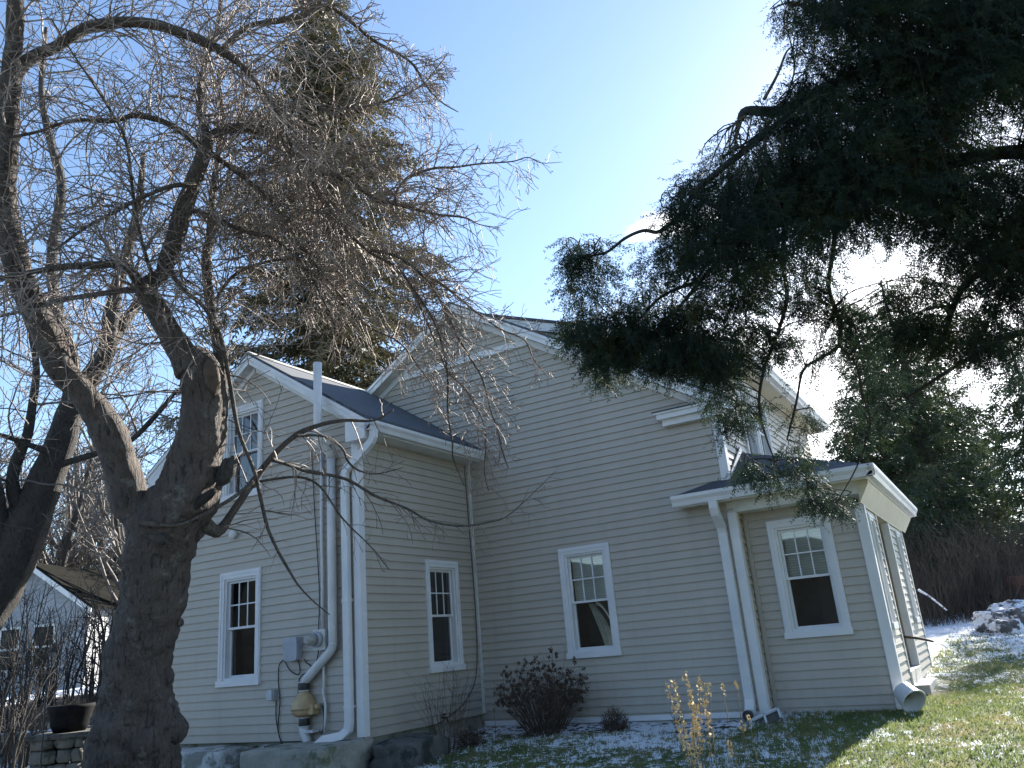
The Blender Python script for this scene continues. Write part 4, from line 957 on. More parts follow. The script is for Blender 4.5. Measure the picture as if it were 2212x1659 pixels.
HO2 = [(1620, 690, 50, 45), (1690, 820, 40, 60), (1760, 880, 40, 50), (1760, 560, 40, 35), (1950, 560, 60, 35), (1860, 620, 40, 40), (1540, 700, 40, 30), (1700, 690, 35, 50), (1450, 650, 30, 26)]
CLU = []
R1 = [(1775, -90), (2400, -90), (2400, 640), (2000, 545), (1800, 500), (1640, 585), (1500, 600), (1420, 585), (1440, 530), (1480, 500), (1510, 445), (1560, 350), (1640, 275), (1750, 235), (1810, 150)]
CLU += region(R1, 620, 4.9, 6.4, .16, .30, 46, HO)
CLU += region([(1240, 520), (1300, 530), (1330, 600), (1290, 660), (1240, 640)], 9, 5.6, 5.9, .07, .13, 20)
CLU += region([(1225, 500), (1262, 490), (1285, 560), (1225, 600)], 7, 5.6, 5.9, .06, .1, 18)
CLU += region([(1290, 620), (1420, 600), (1430, 700), (1400, 760), (1330, 770), (1265, 750), (1225, 705)], 30, 5.4, 6.0, .06, .13, 34, HO2)
CLU += region([(1420, 640), (1640, 600), (1660, 740), (1580, 790), (1480, 775), (1420, 750)], 36, 5.3, 6.1, .07, .14, 34, HO2)
CLU += region([(1640, 560), (2000, 560), (1980, 800), (1800, 800), (1640, 800)], 30, 5.3, 6.3, .09, .18, 24, HO2)
CLU += region([(2000, 560), (2400, 600), (2400, 820), (2050, 760), (1950, 700)], 60, 5.2, 6.4, .10, .2, 26)
CLU += region([(1590, 830), (1720, 830), (1740, 1000), (1640, 1060), (1600, 950)], 7, 5.8, 6.3, .05, .11, 26)
CLU += region([(1720, 900), (1860, 900), (1840, 1060), (1800, 1085), (1720, 1085), (1690, 1060)], 5, 5.9, 6.4, .05, .10, 26)
CLU += region([(1690, 0), (1790, -30), (1790, 60), (1730, 75)], 10, 5.2, 5.5, .06, .12, 18)
CLU += region([(1720, 90), (1775, 80), (1760, 140), (1735, 150)], 4, 5.2, 5.5, .05, .08, 16)
CLU += region([(1620, 240), (1740, 165), (1800, 110), (1810, 170), (1700, 260)], 14, 5.3, 5.6, .05, .10, 16)
CLU += region([(1430, 410), (1500, 380), (1510, 470), (1450, 480)], 12, 5.2, 5.6, .06, .11, 18)
def clump(u, v, ru, rv_, n, d=5.8):
    for _ in range(n):
        w, q = random.uniform(0, 6.28), random.random()**.6; CLU.append((at(u+ru*q*math.cos(w), v+rv_*q*math.sin(w), random.uniform(d-.25, d+.25)), random.uniform(.06, .12), 21))
for cl in ((1312, 765, 42, 55, 11), (1365, 725, 32, 45, 6), (1430, 785, 22, 34, 6), (1495, 735, 40, 46, 9), (1550, 780, 38, 50, 9), (1668, 738, 32, 22, 7), (1560, 845, 18, 30, 4), (1600, 700, 40, 26, 7), (1590, 910, 26, 36, 5, 6.0), (1780, 1070, 44, 24, 5, 6.2), (1620, 1010, 20, 26, 3, 6.1), (1860, 940, 26, 34, 3, 6.2), (1905, 860, 40, 50, 9, 6.2), (1800, 690, 34, 36, 7), (1740, 650, 40, 30, 7), (1990, 700, 60, 50, 12), (2100, 720, 60, 60, 14)): clump(*cl)
PP, DD, SS = [], [], []; tw = MB()
for c_, r, ns in CLU:
    i = int(np.argmin(((CQA-np.array(tuple(c_)))**2).sum(1))); q = CQ[i]; top = c_+V((random.gauss(0, .04), random.gauss(0, .04), r*.8))
    mid_ = q.lerp(top, .5)+V((random.gauss(0, .05), random.gauss(0, .05), .10*(top-q).length)); tw.tube(smooth_path([q, mid_, top, c_-V((0, 0, r*.6))], 3), [.006, .0055, .005, .005, .0045, .004, .0035, .003, .0025, .002], 4, cap=False)
    for _ in range(ns):
        o_ = rv()*r*random.random()**.45; o_.z *= 1.15
        PP.append(tuple(c_+o_)); dn = V((o_.x*1.2/r, o_.y*1.2/r, -1.0+.5*random.random()))+rv()*.55; DD.append(tuple(dn)); SS.append(random.uniform(.11, .20))
tw.build('twigs', M_BARK2, CED, True, fix=False)
sprays('foliage', PP, DD, SS, M_CEDAR, CED, CT, rg)
print('cedar sprays', len(PP))
# dead grey snags on the sighted limb
for p in ([(1790, 205), (1760, 212), (1715, 245), (1670, 285)], [(1745, 218), (1752, 250), (1762, 275)], [(1660, 290), (1640, 340), (1625, 390)], [(1690, 280), (1690, 330), (1665, 370)], [(1640, 270), (1655, 330), (1630, 400)], [(1650, 215), (1680, 160), (1700, 110), (1725, 95)], [(1612, 250), (1585, 270), (1575, 320)], [(1600, 262), (1590, 300), (1582, 340)], [(1930, 120), (1990, 92), (2010, 70)]):
    P = smooth_path([at(u, v, 5.15) for u, v in p], 4); k = MB(); k.tube(P, [.012-.009*i/len(P) for i in range(len(P))], 5); k.build('dead_branch', M_LIMB, CED, True, fix=False)

# ---- conifers standing behind
def conifer(name, H, r0, label, seed, kind, width, dens=1.0, first=.12, spray=.5, mat=M_SPRUCE, temps=CTF, group=None, droop=.35):
    rd = random.Random(seed); rg_ = np.random.default_rng(seed); random.seed(seed)
    root = thing(name, (0, 0, 0), label, 'tree', group); k = MB()
    P = [V((.03*H*mnoise.noise(V((seed, i*.3, 0)))*.4, .03*H*mnoise.noise(V((i*.3, seed, 5)))*.4, -.4+H*i/16)) for i in range(17)]
    k.tube(P, [r0*(1-.93*i/16) for i in range(17)], 10, bump=.06, bscale=4); k.build('trunk', M_BARK2, root, True, fix=False)
    br = MB(); PP, DD, SS = [], [], []
    n = int(H*7*dens)
    for i in range(n):
        t = first+(1-first)*(i/n)**.9; z = H*t; az = i*2.39996+rd.gauss(0, .3); L = width*(1-t)**.75*rd.uniform(.65, 1.12)+.25
        j = min(int(t*16), 15); p = P[j].lerp(P[j+1], t*16-j); d = V((math.cos(az), math.sin(az), .35-droop*1.1*(1-t))).normalized(); pts_ = [p]; m_ = max(3, int(L/.45))
        for s in range(m_): d = (d+V((0, 0, -.05+.10*s/m_))+rv()*.06).normalized(); pts_.append(pts_[-1]+d*L/m_)
        br.tube(pts_, [max(.006, .022*L/3*(1-.8*s/m_)) for s in range(m_+1)], 4, cap=False)
        for s in range(1, m_+1):
            for _ in range(max(1, int(4.2*L/m_/.45*dens))):
                q = pts_[s-1].lerp(pts_[s], rd.random()); side = V((-d.y, d.x, 0))*rd.choice((-1, 1))
                PP.append(tuple(q+V((rd.gauss(0, .08), rd.gauss(0, .08), rd.gauss(0, .06))))); DD.append(tuple(d*.6+side*rd.uniform(.1, .9)+V((0, 0, -rd.uniform(.1, 1.1))))); SS.append(spray*rd.uniform(.6, 1.25)*(1 if t < .85 else .7))
    br.build('branches', M_BARK2, root, True, fix=False)
    sprays('foliage', PP, DD, SS, mat, root, temps, rg_)
    return root
def stand(u, d, v=1400):
    p = at(u, v, d); return V((p.x, p.y, gz(p.x, p.y)))
s1 = conifer('spruce_tree', 30, .40, 'tall olive green spruce rising behind the wing roof', 3, 0, 6.8, 1.75, spray=.70); s1.location = stand(720, 27)
s2 = conifer('spruce_tree', 13.5, .24, 'shorter spruce filling the gap between the two gables', 4, 0, 3.8, 2.0); s2.location = stand(800, 31)
s3 = conifer('pine_tree', 7.2, .16, 'young green pine beside the neighbouring white cottage roof', 6, 0, 2.6, .9); s3.location = stand(170, 42)
s4 = conifer('pine_tree', 8.5, .16, 'young pine left of the white cottage gable', 9, 0, 2.6, .9); s4.location = stand(10, 40)
e1 = conifer('cedar_tree', 13.5, .42, 'mid distance cedar with thick dark trunk behind the porch', 12, 1, 3.8, 1.75, .22, .55, M_CEDARF, CTF); e1.location = stand(2072, 30, 1280)
e2 = conifer('cedar_tree', 9.0, .22, 'dark dense cedar at the right edge of the lawn', 14, 1, 2.6, 2.2, .03, .5, M_CEDARF, CTF); e2.location = stand(2345, 24, 1300)
e3 = conifer('cedar_tree', 9.0, .2, 'shaggy cedar just beyond the far corner of the porch', 15, 1, 2.8, 2.0, .05, .5, M_CEDARF, CTF); e3.location = stand(1925, 32, 1300)
e4 = conifer('cedar_tree', 15.0, .28, 'tall thin cedar far behind the porch eave', 16, 1, 3.2, 1.8, .15, .55, M_CEDARF, CTF); e4.location = stand(1985, 36, 1300)

e5 = conifer('cedar_tree', 10.5, .24, 'green brown cedar between the leaning trunk and the right edge', 18, 1, 3.2, 2.0, .08, .55, M_CEDARF, CTF); e5.location = stand(2165, 36, 1300)
e6 = copy_tree(e4, stand(2105, 44, 1300), 1.9, .95, 'distant cedar filling the sky right of the porch eave')
e7 = conifer('cedar_tree', 5.0, .12, 'low bushy young cedar in front of the brush at the right', 19, 1, 2.2, 2.2, .03, .5, M_CEDARF, CTF); e7.location = stand(2085, 25, 1300)
e8 = copy_tree(e7, stand(1990, 23.5, 1300), 2.2, .8, 'small ragged cedar behind the far porch corner')
# ---- bare trees far behind, three kinds and their copies
BT = [bare_tree('bare_tree', 14, .20, 'x', (.03, 0), 31), bare_tree('bare_tree', 12, .16, 'x', (-.06, .02), 32, first=.2), bare_tree('bare_tree', 16, .22, 'x', (.02, .05), 33, first=.35)]
spots = [(1085, 36, 0, 1.30, 'bare tree with fanned limbs rising over the main roof ridge'), (1185, 46, 1, 1.55, 'small hazy bare tree over the roof near the cedar tip'),
 (1020, 44, 2, 1.2, 'bare tree half hidden by the gable peak'), (1240, 56, 0, 1.5, 'faint bare tree just left of the cedar fronds over the roof'),
 (60, 46, 0, 1.0, 'bare tree behind the white cottage at far left'), (150, 55, 2, 1.0, 'tall bare tree standing behind the cottage roof'), (235, 48, 1, 1.05, 'bare tree between the cottage and the big trunk'),
 (-40, 52, 1, 1.1, 'bare tree at the left edge beyond the lamp post'), (300, 60, 0, 1.05, 'bare tree seen between the forked apple stems'), (360, 50, 2, .95, 'bare tree seen above the left end of the wing'),
 (430, 58, 1, 1.1, 'bare tree behind the thick right hand apple stem'), (540, 48, 0, 1.0, 'bare tree behind the wing gable peak'), (620, 44, 2, .85, 'bare tree left of the tall spruce'), (880, 50, 1, 1.0, 'bare tree right of the tall spruce'),
 (2110, 36, 1, .75, 'brushy bare tree behind the right hand lawn'), (2180, 40, 0, .7, 'bare tree beside the dark cedar at the right edge'), (2030, 44, 2, .6, 'bare tree behind the leaning cedar trunk'), (1890, 46, 1, .7, 'bare tree peeping past the porch eave'), (20, 36, 2, .75, 'nearer bare tree in front of the left woods'), (200, 38, 1, .7, 'slim bare tree beside the cottage roof end')]
spots += [(95, 40, 2, 1.0, 'slender bare tree right behind the cottage ridge'), (270, 34, 0, .8, 'bare tree low between the two apple stems'), (-90, 34, 1, .9, 'bare tree leaning in at the far left edge'), (400, 40, 1, .85, 'bare tree hidden behind the right hand apple stem'), (10, 64, 0, 1.2, 'tall bare tree deep in the left woods'), (120, 68, 2, 1.15, 'tall bare tree deep in the woods over the cottage'), (330, 70, 1, 1.3, 'tall bare tree deep in the woods behind the apple fork'), (500, 66, 2, 1.0, 'tall bare tree deep in the woods behind the wing'), (215, 62, 1, 1.2, 'tall bare tree deep in the woods right of the cottage')]
for i, (u, d, kd, s, lb) in enumerate(spots):
    if u < 700: s *= 1.35
    loc = stand(u, d)
    if i == 0: o = BT[0]
    elif kd == 1 and i == 1: o = BT[1]
    elif i == 2: o = BT[2]
    else:
        o = copy_tree(BT[kd], loc, random.uniform(0, 6.28), s)
    o.location = loc; o.scale = (s, s, s); o['label'] = lb; o['group'] = 'bare trees beyond the house'

# ------------------------------------------------------------------ left background: cottage, lamp, wall, pier, pot
nd = 33.0
ap = at(77, 1222, nd); fn = (CAM-ap); fn.z = 0; fn.normalize(); fn = Matrix.Rotation(rad(-36), 3, 'Z') @ fn; fu = V((-fn.y, fn.x, 0))
gb = gz(ap.x, ap.y); HT = thing('cottage', (ap.x, ap.y, gb), 'small white clapboard cottage with dark roof behind the bare shrubs', 'house')
apz = ap.z; hw = 2.45; evz = apz-1.75; O = V((ap.x, ap.y, 0))
lap_wall('wall', [(-hw, gb-.4), (hw, gb-.4), (hw, evz), (0, apz), (-hw, evz)], O, fu, fn, [], M_SIDC, lap=.2, ld=.03, parent=HT)
lap_wall('wall', [(-6.5, gb-.4), (0, gb-.4), (0, evz), (-6.5, evz)], O+fu*hw, fn, fu, [], M_SIDC, lap=.2, ld=.03, parent=HT)
for s in (-1, 1):
    a, b_ = O+fn*.25+V((0, 0, apz+.12)), O+fn*.25+fu*s*(hw+.3)+V((0, 0, evz-.08)); e = -fn*7
    roof_slab('roof', [b_, b_+e, a+e, a] if s > 0 else [b_+e, b_, a, a+e], .1, M_SHINB, HT)
    k = MB(); k.prism([a-V((0, 0, .1))+fn*.02, b_-V((0, 0, .1))+fn*.02, b_-V((0, 0, .32))+fn*.02, a-V((0, 0, .32))+fn*.02], fn*.06); k.build('rake_board', M_TRIM, HT)
def flat_window(c_, w, h, par):
    wo = MB(); 
    for u0, u1, z0, z1 in ((-w/2, -w/2+.09, 0, h), (w/2-.09, w/2, 0, h), (-w/2+.09, w/2-.09, 0, .09), (-w/2+.09, w/2-.09, h-.09, h), (-w/2+.09, w/2-.09, h/2-.04, h/2+.04)): wo.obox(c_+fu*u0+V((0, 0, z0))+fn*.02, fu*(u1-u0), V((0, 0, z1-z0)), fn*.08)
    o = wo.build('window', M_TRIMD, par); g_ = MB(); g_.obox(c_-fu*(w/2-.09)+V((0, 0, .09))+fn*.045, fu*(w-.18), V((0, 0, h-.18)), fn*.02); g_.build('pane', M_DARKGL, o)
m, nt, b = nodes('dark_pane'); b.inputs['Base Color'].default_value = (.012, .014, .016, 1); b.inputs['Roughness'].default_value = .25; b.inputs['Specular IOR Level'].default_value = .2; M_DARKGL = m
for uu, vv in ((64, 1450), (140, 1443)):
    p = at(uu, vv, nd); k_ = (p-O).dot(fu); flat_window(O+fu*k_+V((0, 0, p.z)), .95, 1.7, HT)
LP = thing('lamp_post', at(112, 1502, 19), 'black lantern lamp post standing in front of the white cottage', 'lamp post')
p = at(113, 1446, 19); q = V((p.x, p.y, gz(p.x, p.y)-.1)); k = MB(); k.tube([q, p], [.045, .03], 8); k.lathe(p+V((0, 0, 0)), [(.03, 0), (.07, .02), (.07, .05)], 8); k.build('post', M_LAMP, LP, True)
k = MB(); k.lathe(p+V((0, 0, .05)), [(.09, 0), (.125, .34)], 4); k.build('glass', M_LGLASS, LP)
k = MB(); k.lathe(p+V((0, 0, .39)), [(.17, 0), (.06, .12), (.03, .15), (.035, .19), (.01, .22)], 8)
for j in range(4):
    w = math.pi/2*j; k.tube([p+V((.09*math.cos(w), .09*math.sin(w), .05)), p+V((.125*math.cos(w), .125*math.sin(w), .39))], .012, 4)
k.build('frame', M_LAMP, LP)
# dry stone wall along the bank
SW = MB(); random.seed(77)
def add_stone(mb, c_, sx, sy, sz, ax, seed):
    ay = V((-ax.y, ax.x, 0)); b0 = len(mb.v); nn, nm = 7, 10
    for i in range(nn+1):
        for j in range(nm):
            th, ph = math.pi*i/nn, 2*math.pi*j/nm; q = V((math.sin(th)*math.cos(ph), math.sin(th)*math.sin(ph), math.cos(th))); m_ = max(abs(q.x), abs(q.y), abs(q.z)); q = q.lerp(q/m_, .55)*(1+.2*mnoise.noise(q*1.5+V((seed*5.3, 0, 0))))
            mb.v.append(tuple(c_+ax*q.x*sx+ay*q.y*sy+V((0, 0, q.z*sz))))
    for i in range(nn):
        for j in range(nm): j2 = (j+1) % nm; mb.f.append((b0+i*nm+j, b0+i*nm+j2, b0+(i+1)*nm+j2, b0+(i+1)*nm+j))
A, B_ = CAM+FH*17.45-RH*6.1, CAM+FH*17.45-RH*14; ln = (B_-A).length; ax = (B_-A).normalized(); ax.z = 0
for row in range(3):
    t = random.uniform(0, .3)
    while t < ln:
        w = random.uniform(.3, .75); h = .115*random.uniform(.8, 1.25); p = A+ax*(t+w/2); z = gz(p.x-FH.x*.6, p.y-FH.y*.6)+.05+.2*row
        add_stone(SW, V((p.x+random.gauss(0, .05), p.y+random.gauss(0, .05), z)), w/2*1.02, .22, h, ax, random.random()*50); t += w
tag(SW.build('stone_wall', M_STONEG, None, True, fix=False), 'low dry stone wall holding the leafy bank at the far left', 'wall')
PI_ = thing('stone_pier', at(145, 1659, 12.2), 'square fieldstone pier with slate cap beside the big tree trunk', 'pier')
c_ = at(146, 1590, 12.2); z0 = gz(c_.x, c_.y)-.1; pw = .36; k = MB(); random.seed(78)
pfn = Matrix.Rotation(rad(10), 3, 'Z') @ (-FH); pfu = V((-pfn.y, pfn.x, 0)); z = z0
while z < c_.z-.05:
    h = random.uniform(.16, .26)
    for sd in range(4):
        nn = [pfn, pfu, -pfn, -pfu][sd]; uu = V((-nn.y, nn.x, 0)); t = -pw
        while t < pw-.02:
            w = min(random.uniform(.2, .42), pw-t); add_stone(k, V((c_.x, c_.y, z+h/2))+nn*(pw-.06)+uu*(t+w/2), w/2*.99, .10, h/2*.98, uu, random.random()*60); t += w
    z += h*.98
k.build('stonework', M_STONEG, PI_, True, fix=False)
ct = z+.0; k = MB(); k.obox(V((c_.x, c_.y, ct-.03))-pfn*.44-pfu*.44, pfn*.88, pfu*.88, V((0, 0, .07))); k.build('cap', M_STONED, PI_)
PT = thing('planter', (c_.x, c_.y, ct+.04), 'black round planter with withered stems on the stone pier', 'planter')
pc = V((c_.x, c_.y, ct+.042))+pfu*(.02); k = MB(); k.lathe(pc, [(.22, 0), (.27, .10), (.31, .30), (.33, .33), (.33, .38), (.30, .38), (.28, .33)], 24); k.build('pot', M_POT, PT, True)
k = MB()
for i in range(40):
    w, r = random.uniform(0, 6.28), random.uniform(0, .24); a = pc+V((r*math.cos(w), r*math.sin(w), .33)); d = V((random.gauss(0, .3), random.gauss(0, .3), 1)).normalized(); k.tube([a, a+d*.07, a+d*random.uniform(.1, .2)+rv()*.03], [.004, .003, .002], 3, cap=False)
k.build('stems', M_STEM, PT)
tag(rock('rock', at(118, 1565, 12.3)+V((0, 0, 0)), (.09, .07, .06), M_STONEW, None, seed=12), 'small pale stone at the foot of the black planter', 'rock')
ps = thing('garden_pole', at(86, 1680, 9), 'slim straight black pole at the lower left by the path', 'pole')
p = at(86, 1680, 9); k = MB(); q = at(101, 1470, 9); P = [V((p.x, p.y, gz(p.x, p.y)-.1)), p, q]; k.tube(P, .009, 6); k.build('shaft', M_LAMP, ps, True)

# ------------------------------------------------------------------ shrubs and stalks
def stems_shrub(name, loc, label, n, H, spread, mat, seed, cat='shrub', r=.006, kids=(0, 5, 4), lvl=2, group=None, dome=False):
    random.seed(seed); root = thing(name, loc, label, cat, group); mb = MB(); tips = []
    o = dict(seg=.08, wig=.10, bias=lambda p, l: V((0, 0, .03)), kids=list(kids), ratio=(.25, .5), rmin=.0016)
    for i in range(n):
        w, q = random.uniform(0, 6.28), random.random()**.5; b0 = V(loc)+V((math.cos(w)*q*spread*.25, math.sin(w)*q*spread*.25, -.03)); d = V((math.cos(w)*q*spread/H, math.sin(w)*q*spread/H, 1)).normalized()
        L = H*random.uniform(.7, 1.05)*(math.sqrt(max(.15, 1-.55*q*q)) if dome else 1)
        s0 = len(mb.v); twig(mb, b0, d, L, r*random.uniform(.7, 1.2), lvl, o); tips.append((b0, d, L))
    mb.build('stems', mat, root, True, fix=False); return root, tips
hp = ground(1140, 1592, 9); hp = V((1.30, -.60, gz(1.30, -.60)))
hy, tips = stems_shrub('hydrangea', hp, 'large rounded hydrangea with dried brown flower heads against the wall', 170, .98, .80, M_HSTEM, 41, 'shrub', .0055, (0, 3, 2), 1, dome=True)
mb = MB(); random.seed(42)
for b0, d, L in tips:
    for _ in range(2):
        e = b0+d*L*random.uniform(.72, 1.06)+rv()*.06; R0 = random.uniform(.018, .034)
        for _ in range(16):
            q = rv()*R0*random.uniform(.5, 1.05); a, c2 = rv()*.013, rv()*.013; p = e+q; mb.poly([p-a, p+c2, p+a, p-c2])
mb.build('flower_heads', M_HYD, hy, fix=False)
def ball_shrub(loc, label, R0, H, seed, n=90):
    sh, tips = stems_shrub('shrub', loc, label, n, H, R0*1.3, M_HSTEM, seed, 'shrub', .004, (0, 9, 7), 2, dome=True); mb = MB(); random.seed(seed+1)
    for i in range(900):
        q = rv(); q.z = abs(q.z)*.95+.02; p = V(loc)+V((q.x*R0, q.y*R0, q.z*H))*random.uniform(.55, 1.0); a, c2 = rv()*.016, rv()*.006; mb.poly([p-a, p+c2, p+a, p-c2])
    mb.build('leaves', M_HYD, sh, fix=False); return sh
lp = V((2.22, -.50, gz(2.22, -.50))); ball_shrub(lp, 'small dark twiggy ball shrub beside the hydrangea', .19, .30, 51)
lp = V((.62, -1.30, gz(.62, -1.3))); ball_shrub(lp, 'low dark shrub at the foot of the shaded wing wall', .2, .26, 53)
lp = V((.50, -1.62, gz(.5, -1.62))); stems_shrub('bare_shrub', lp, 'thin upright bare stems growing below the wing side window', 34, 1.0, .42, M_HSTEM, 55, r=.004, kids=(0, 3, 2), lvl=1)
lp = V((.32, -1.95, gz(.32, -1.95))); ball_shrub(lp, 'reddish brown tuft of dead perennials by the wing corner', .16, .2, 57, 50)
# dry seed stalks in front of the gable wall
gp = ground(1520, 1690, 6); 
g0 = at(1500, 1640, 5.2); gp = V((g0.x, g0.y, gz(g0.x, g0.y))); random.seed(61)
def seed_stalks(name, label, lst, seed, d):
    root = thing(name, gp, label, 'plant'); st_, hd = MB(), MB(); random.seed(seed)
    for (u0, v0), (u1, v1), hl in lst:
        dd = d+random.uniform(-.15, .15); b0 = at(u0, v0, dd); b0 = V((b0.x, b0.y, gz(b0.x, b0.y)-.02)); t = at(u1, v1, dd+random.uniform(-.1, .1)); m_ = b0.lerp(t, .55)+V((random.gauss(0, .02), random.gauss(0, .02), 0)); P = smooth_path([b0, m_, t], 8); st_.tube(P, [.0042-.0026*i/16 for i in range(17)], 4)
        nh = int(min(hl, .5)*95)
        for i in range(nh):
            s = 1-min(hl, .5)*random.random(); j = min(int(s*16), 15); p = P[j].lerp(P[j+1], s*16-j); q = rv(); q.z = abs(q.z)*.4; c2 = p+q*random.uniform(.006, .022); a = (rv()+V((0, 0, -.6))).normalized()*random.uniform(.010, .018); w = a.cross(rv()).normalized()*random.uniform(.006, .011)
            hd.poly([c2-a, c2+w, c2+a, c2-w]); hd.poly([c2-a+w*.2, c2+a.cross(w).normalized()*.006, c2+a, c2-w*.3])
    st_.build('stalks', M_STEM, root, True, fix=False); tag(hd.build('husks', M_SEED, root, fix=False), kind='stuff'); return root
seed_stalks('seed_stalks', 'tall dry stalks with golden seed husks in front of the gable wall', [((1505, 1700), (1440, 1478), .45), ((1515, 1690), (1452, 1470), .55), ((1520, 1690), (1478, 1450), .8), ((1525, 1690), (1490, 1490), .7), ((1530, 1690), (1510, 1462), .7), ((1540, 1690), (1520, 1475), .5), ((1510, 1700), (1465, 1500), .6), ((1530, 1700), (1500, 1520), .6), ((1520, 1690), (1497, 1560), .5), ((1550, 1700), (1530, 1540), .25), ((1570, 1690), (1531, 1476), .12), ((1600, 1690), (1559, 1478), .12), ((1612, 1690), (1592, 1473), .1), ((1620, 1690), (1602, 1560), .12), ((1640, 1690), (1616, 1545), .1), ((1590, 1700), (1575, 1600), .2)], 62, 5.2)
k = MB(); p = V((2.95, -.3, gz(2.95, -.3))); 
for i in range(26):
    d = V((random.gauss(0, .35), random.gauss(0, .35), 1)).normalized(); k.tube([p, p+d*.06, p+d*random.uniform(.1, .22)], [.004, .003, .001], 3, cap=False)
tag(k.build('perennial', M_HSTEM, None, fix=False), 'tiny dark dead tuft in the mulch bed between shrub and stalks', 'plant')
p = V((1.02, -1.35, gz(1.02, -1.35))); k = MB(); k.tube([p, p+V((.01, 0, .2)), p+V((0, .01, .4))], [.005, .004, .004], 5); k.lathe(p+V((0, .01, .4)), [(.004, 0), (.014, .01), (.008, .03)], 8); tag(k.build('marker_stake', M_STEM, None, True, fix=False), 'thin tan plant marker in front of the hydrangea', 'stake')
# bare suckers and shrubs before the cottage
for i, (u, d, H, lb) in enumerate([(60, 15.5, 2.6, 'bare multi stemmed shrub before the left cottage window'), (25, 14.5, 2.8, 'bare shrub at the far left edge before the cottage'), (118, 18.2, 2.4, 'bare shrub wrapped around the lamp post'), (178, 17.9, 2.8, 'clump of straight dark suckers before the cottage corner'), (212, 18.4, 3.0, 'thick dark suckers just left of the big trunk'), (88, 21, 3.2, 'bare shrub between the two cottage windows'), (40, 20, 3.4, 'tall bare shrub covering the cottage gable at left'), (150, 22, 3.2, 'bare shrub over the right cottage window'), (0, 17, 3.0, 'bare shrub cut by the left picture edge')]):
    p = at(u, 1520, d); lp = V((p.x, p.y, gz(p.x, p.y))); stems_shrub('bare_shrub', lp, lb, 11 if i < 3 else 9, H, .9 if i < 3 else .7, M_BARK2, 70+i, r=.022 if i != 4 else .035, kids=(0, 2.4, 2.2), group='bare shrubs before the cottage')
p = at(187, 1500, 17.6); ball_shrub(V((p.x, p.y, gz(p.x, p.y))), 'dark low evergreen mound at the top of the leafy bank', .55, .45, 79, 60)
# undergrowth, leaf litter
def brush(name, fn_, n, seed, mat, hmin, hmax, label_kind='stuff', r=.006):
    random.seed(seed); mb = MB()
    for i in range(n):
        p = fn_(); 
        if p is None: continue
        h = random.uniform(hmin, hmax); d = V((random.gauss(0, .28), random.gauss(0, .28), 1)).normalized(); q = p+d*h*.5+rv()*.1; e = q+(d+rv()*.35).normalized()*h*.5
        mb.tube([p, q, e], [r, r*.7, r*.3], 3, cap=False)
        for _ in range(3):
            t = random.random(); a = p.lerp(q, t) if random.random() < .4 else q.lerp(e, t); mb.tube([a, a+(d+rv()*.8).normalized()*h*random.uniform(.15, .4)], [r*.5, r*.25], 3, cap=False)
    return tag(mb.build(name, mat, None, fix=False), kind='stuff')
def rb():
    u, d = random.uniform(1930, 2330), random.uniform(19.5, 27)
    return stand(u, d, 1300)
brush('undergrowth', rb, 2600, 91, M_BRUSH, .8, 2.6)
brush('undergrowth', lambda: stand(random.uniform(-160, 420), random.uniform(37, 62)), 4500, 92, M_BRUSH, 1.5, 7.5, r=.02)
mb = MB(); nbx, nby = 34, 22
def bankp(i, j): p = CAM+FH*(17.45+9*j/nby)-RH*(5.7+10*i/nbx); return (p.x, p.y, gz(p.x, p.y)+.015)
for i in range(nbx):
    for j in range(nby): mb.poly([bankp(i, j), bankp(i+1, j), bankp(i+1, j+1), bankp(i, j+1)])
tag(mb.build('leafy_bank', simple('leaf_mould', (.025, .016, .012), (.12, .07, .042), 9, .95, 6, .8, 26), None, True), kind='structure')
mb = MB(); random.seed(93)
for i in range(2600):
    p = CAM+FH*random.uniform(16.6, 22)-RH*random.uniform(5.6, 13); p = V((p.x, p.y, gz(p.x, p.y)+.012)); a, c2 = rv()*.06, rv()*.04; a.z *= .4; c2.z *= .4; mb.poly([p-a, p+c2, p+a, p-c2])
tag(mb.build('leaf_litter', M_LEAFL, None, fix=False), kind='stuff')
# snowy rocks at the far right of the lawn
for i, (u, v, d, s, lb) in enumerate([(2140, 1300, 17, .34, 'snow dusted rock on the left of the heap at the lawn edge'), (2185, 1278, 17.5, .42, 'tallest snow dusted rock of the heap at the lawn edge'), (2215, 1310, 16.8, .40, 'snow dusted rock cut by the right picture edge'), (2165, 1318, 16.2, .22, 'small snow dusted rock at the front of the heap')]):
    p = stand(u, d, v); rock('rock', p+V((0, 0, s*.45)), (s*1.3, s, s*.75), M_ROCKS, lb, 'rock', 30+i, rot=i, rough=.3, sq=.3, group='rock heap at the lawn edge')
k = MB(); P = [at(1985, 1275, 18.5), at(2010, 1290, 18), at(2045, 1318, 17.4)]; k.tube(smooth_path(P, 4), [.03-.002*i for i in range(9)], 7, bump=.15, bscale=6); tag(k.build('fallen_branch', M_ROCKS, None, True, fix=False), 'snow covered fallen branch beyond the porch corner', 'branch')
p = at(2200, 1258, 21); k = MB(); random.seed(3); add_stone(k, V((p.x, p.y, p.z)), .30, .22, .16, V((1, 0, 0)), 4); k.tube([p-V((0, 0, 1.2)), p], .04, 6)
tag(k.build('mailbox', M_RED, None, True), 'rust red rounded object half hidden behind the rock heap', 'box')

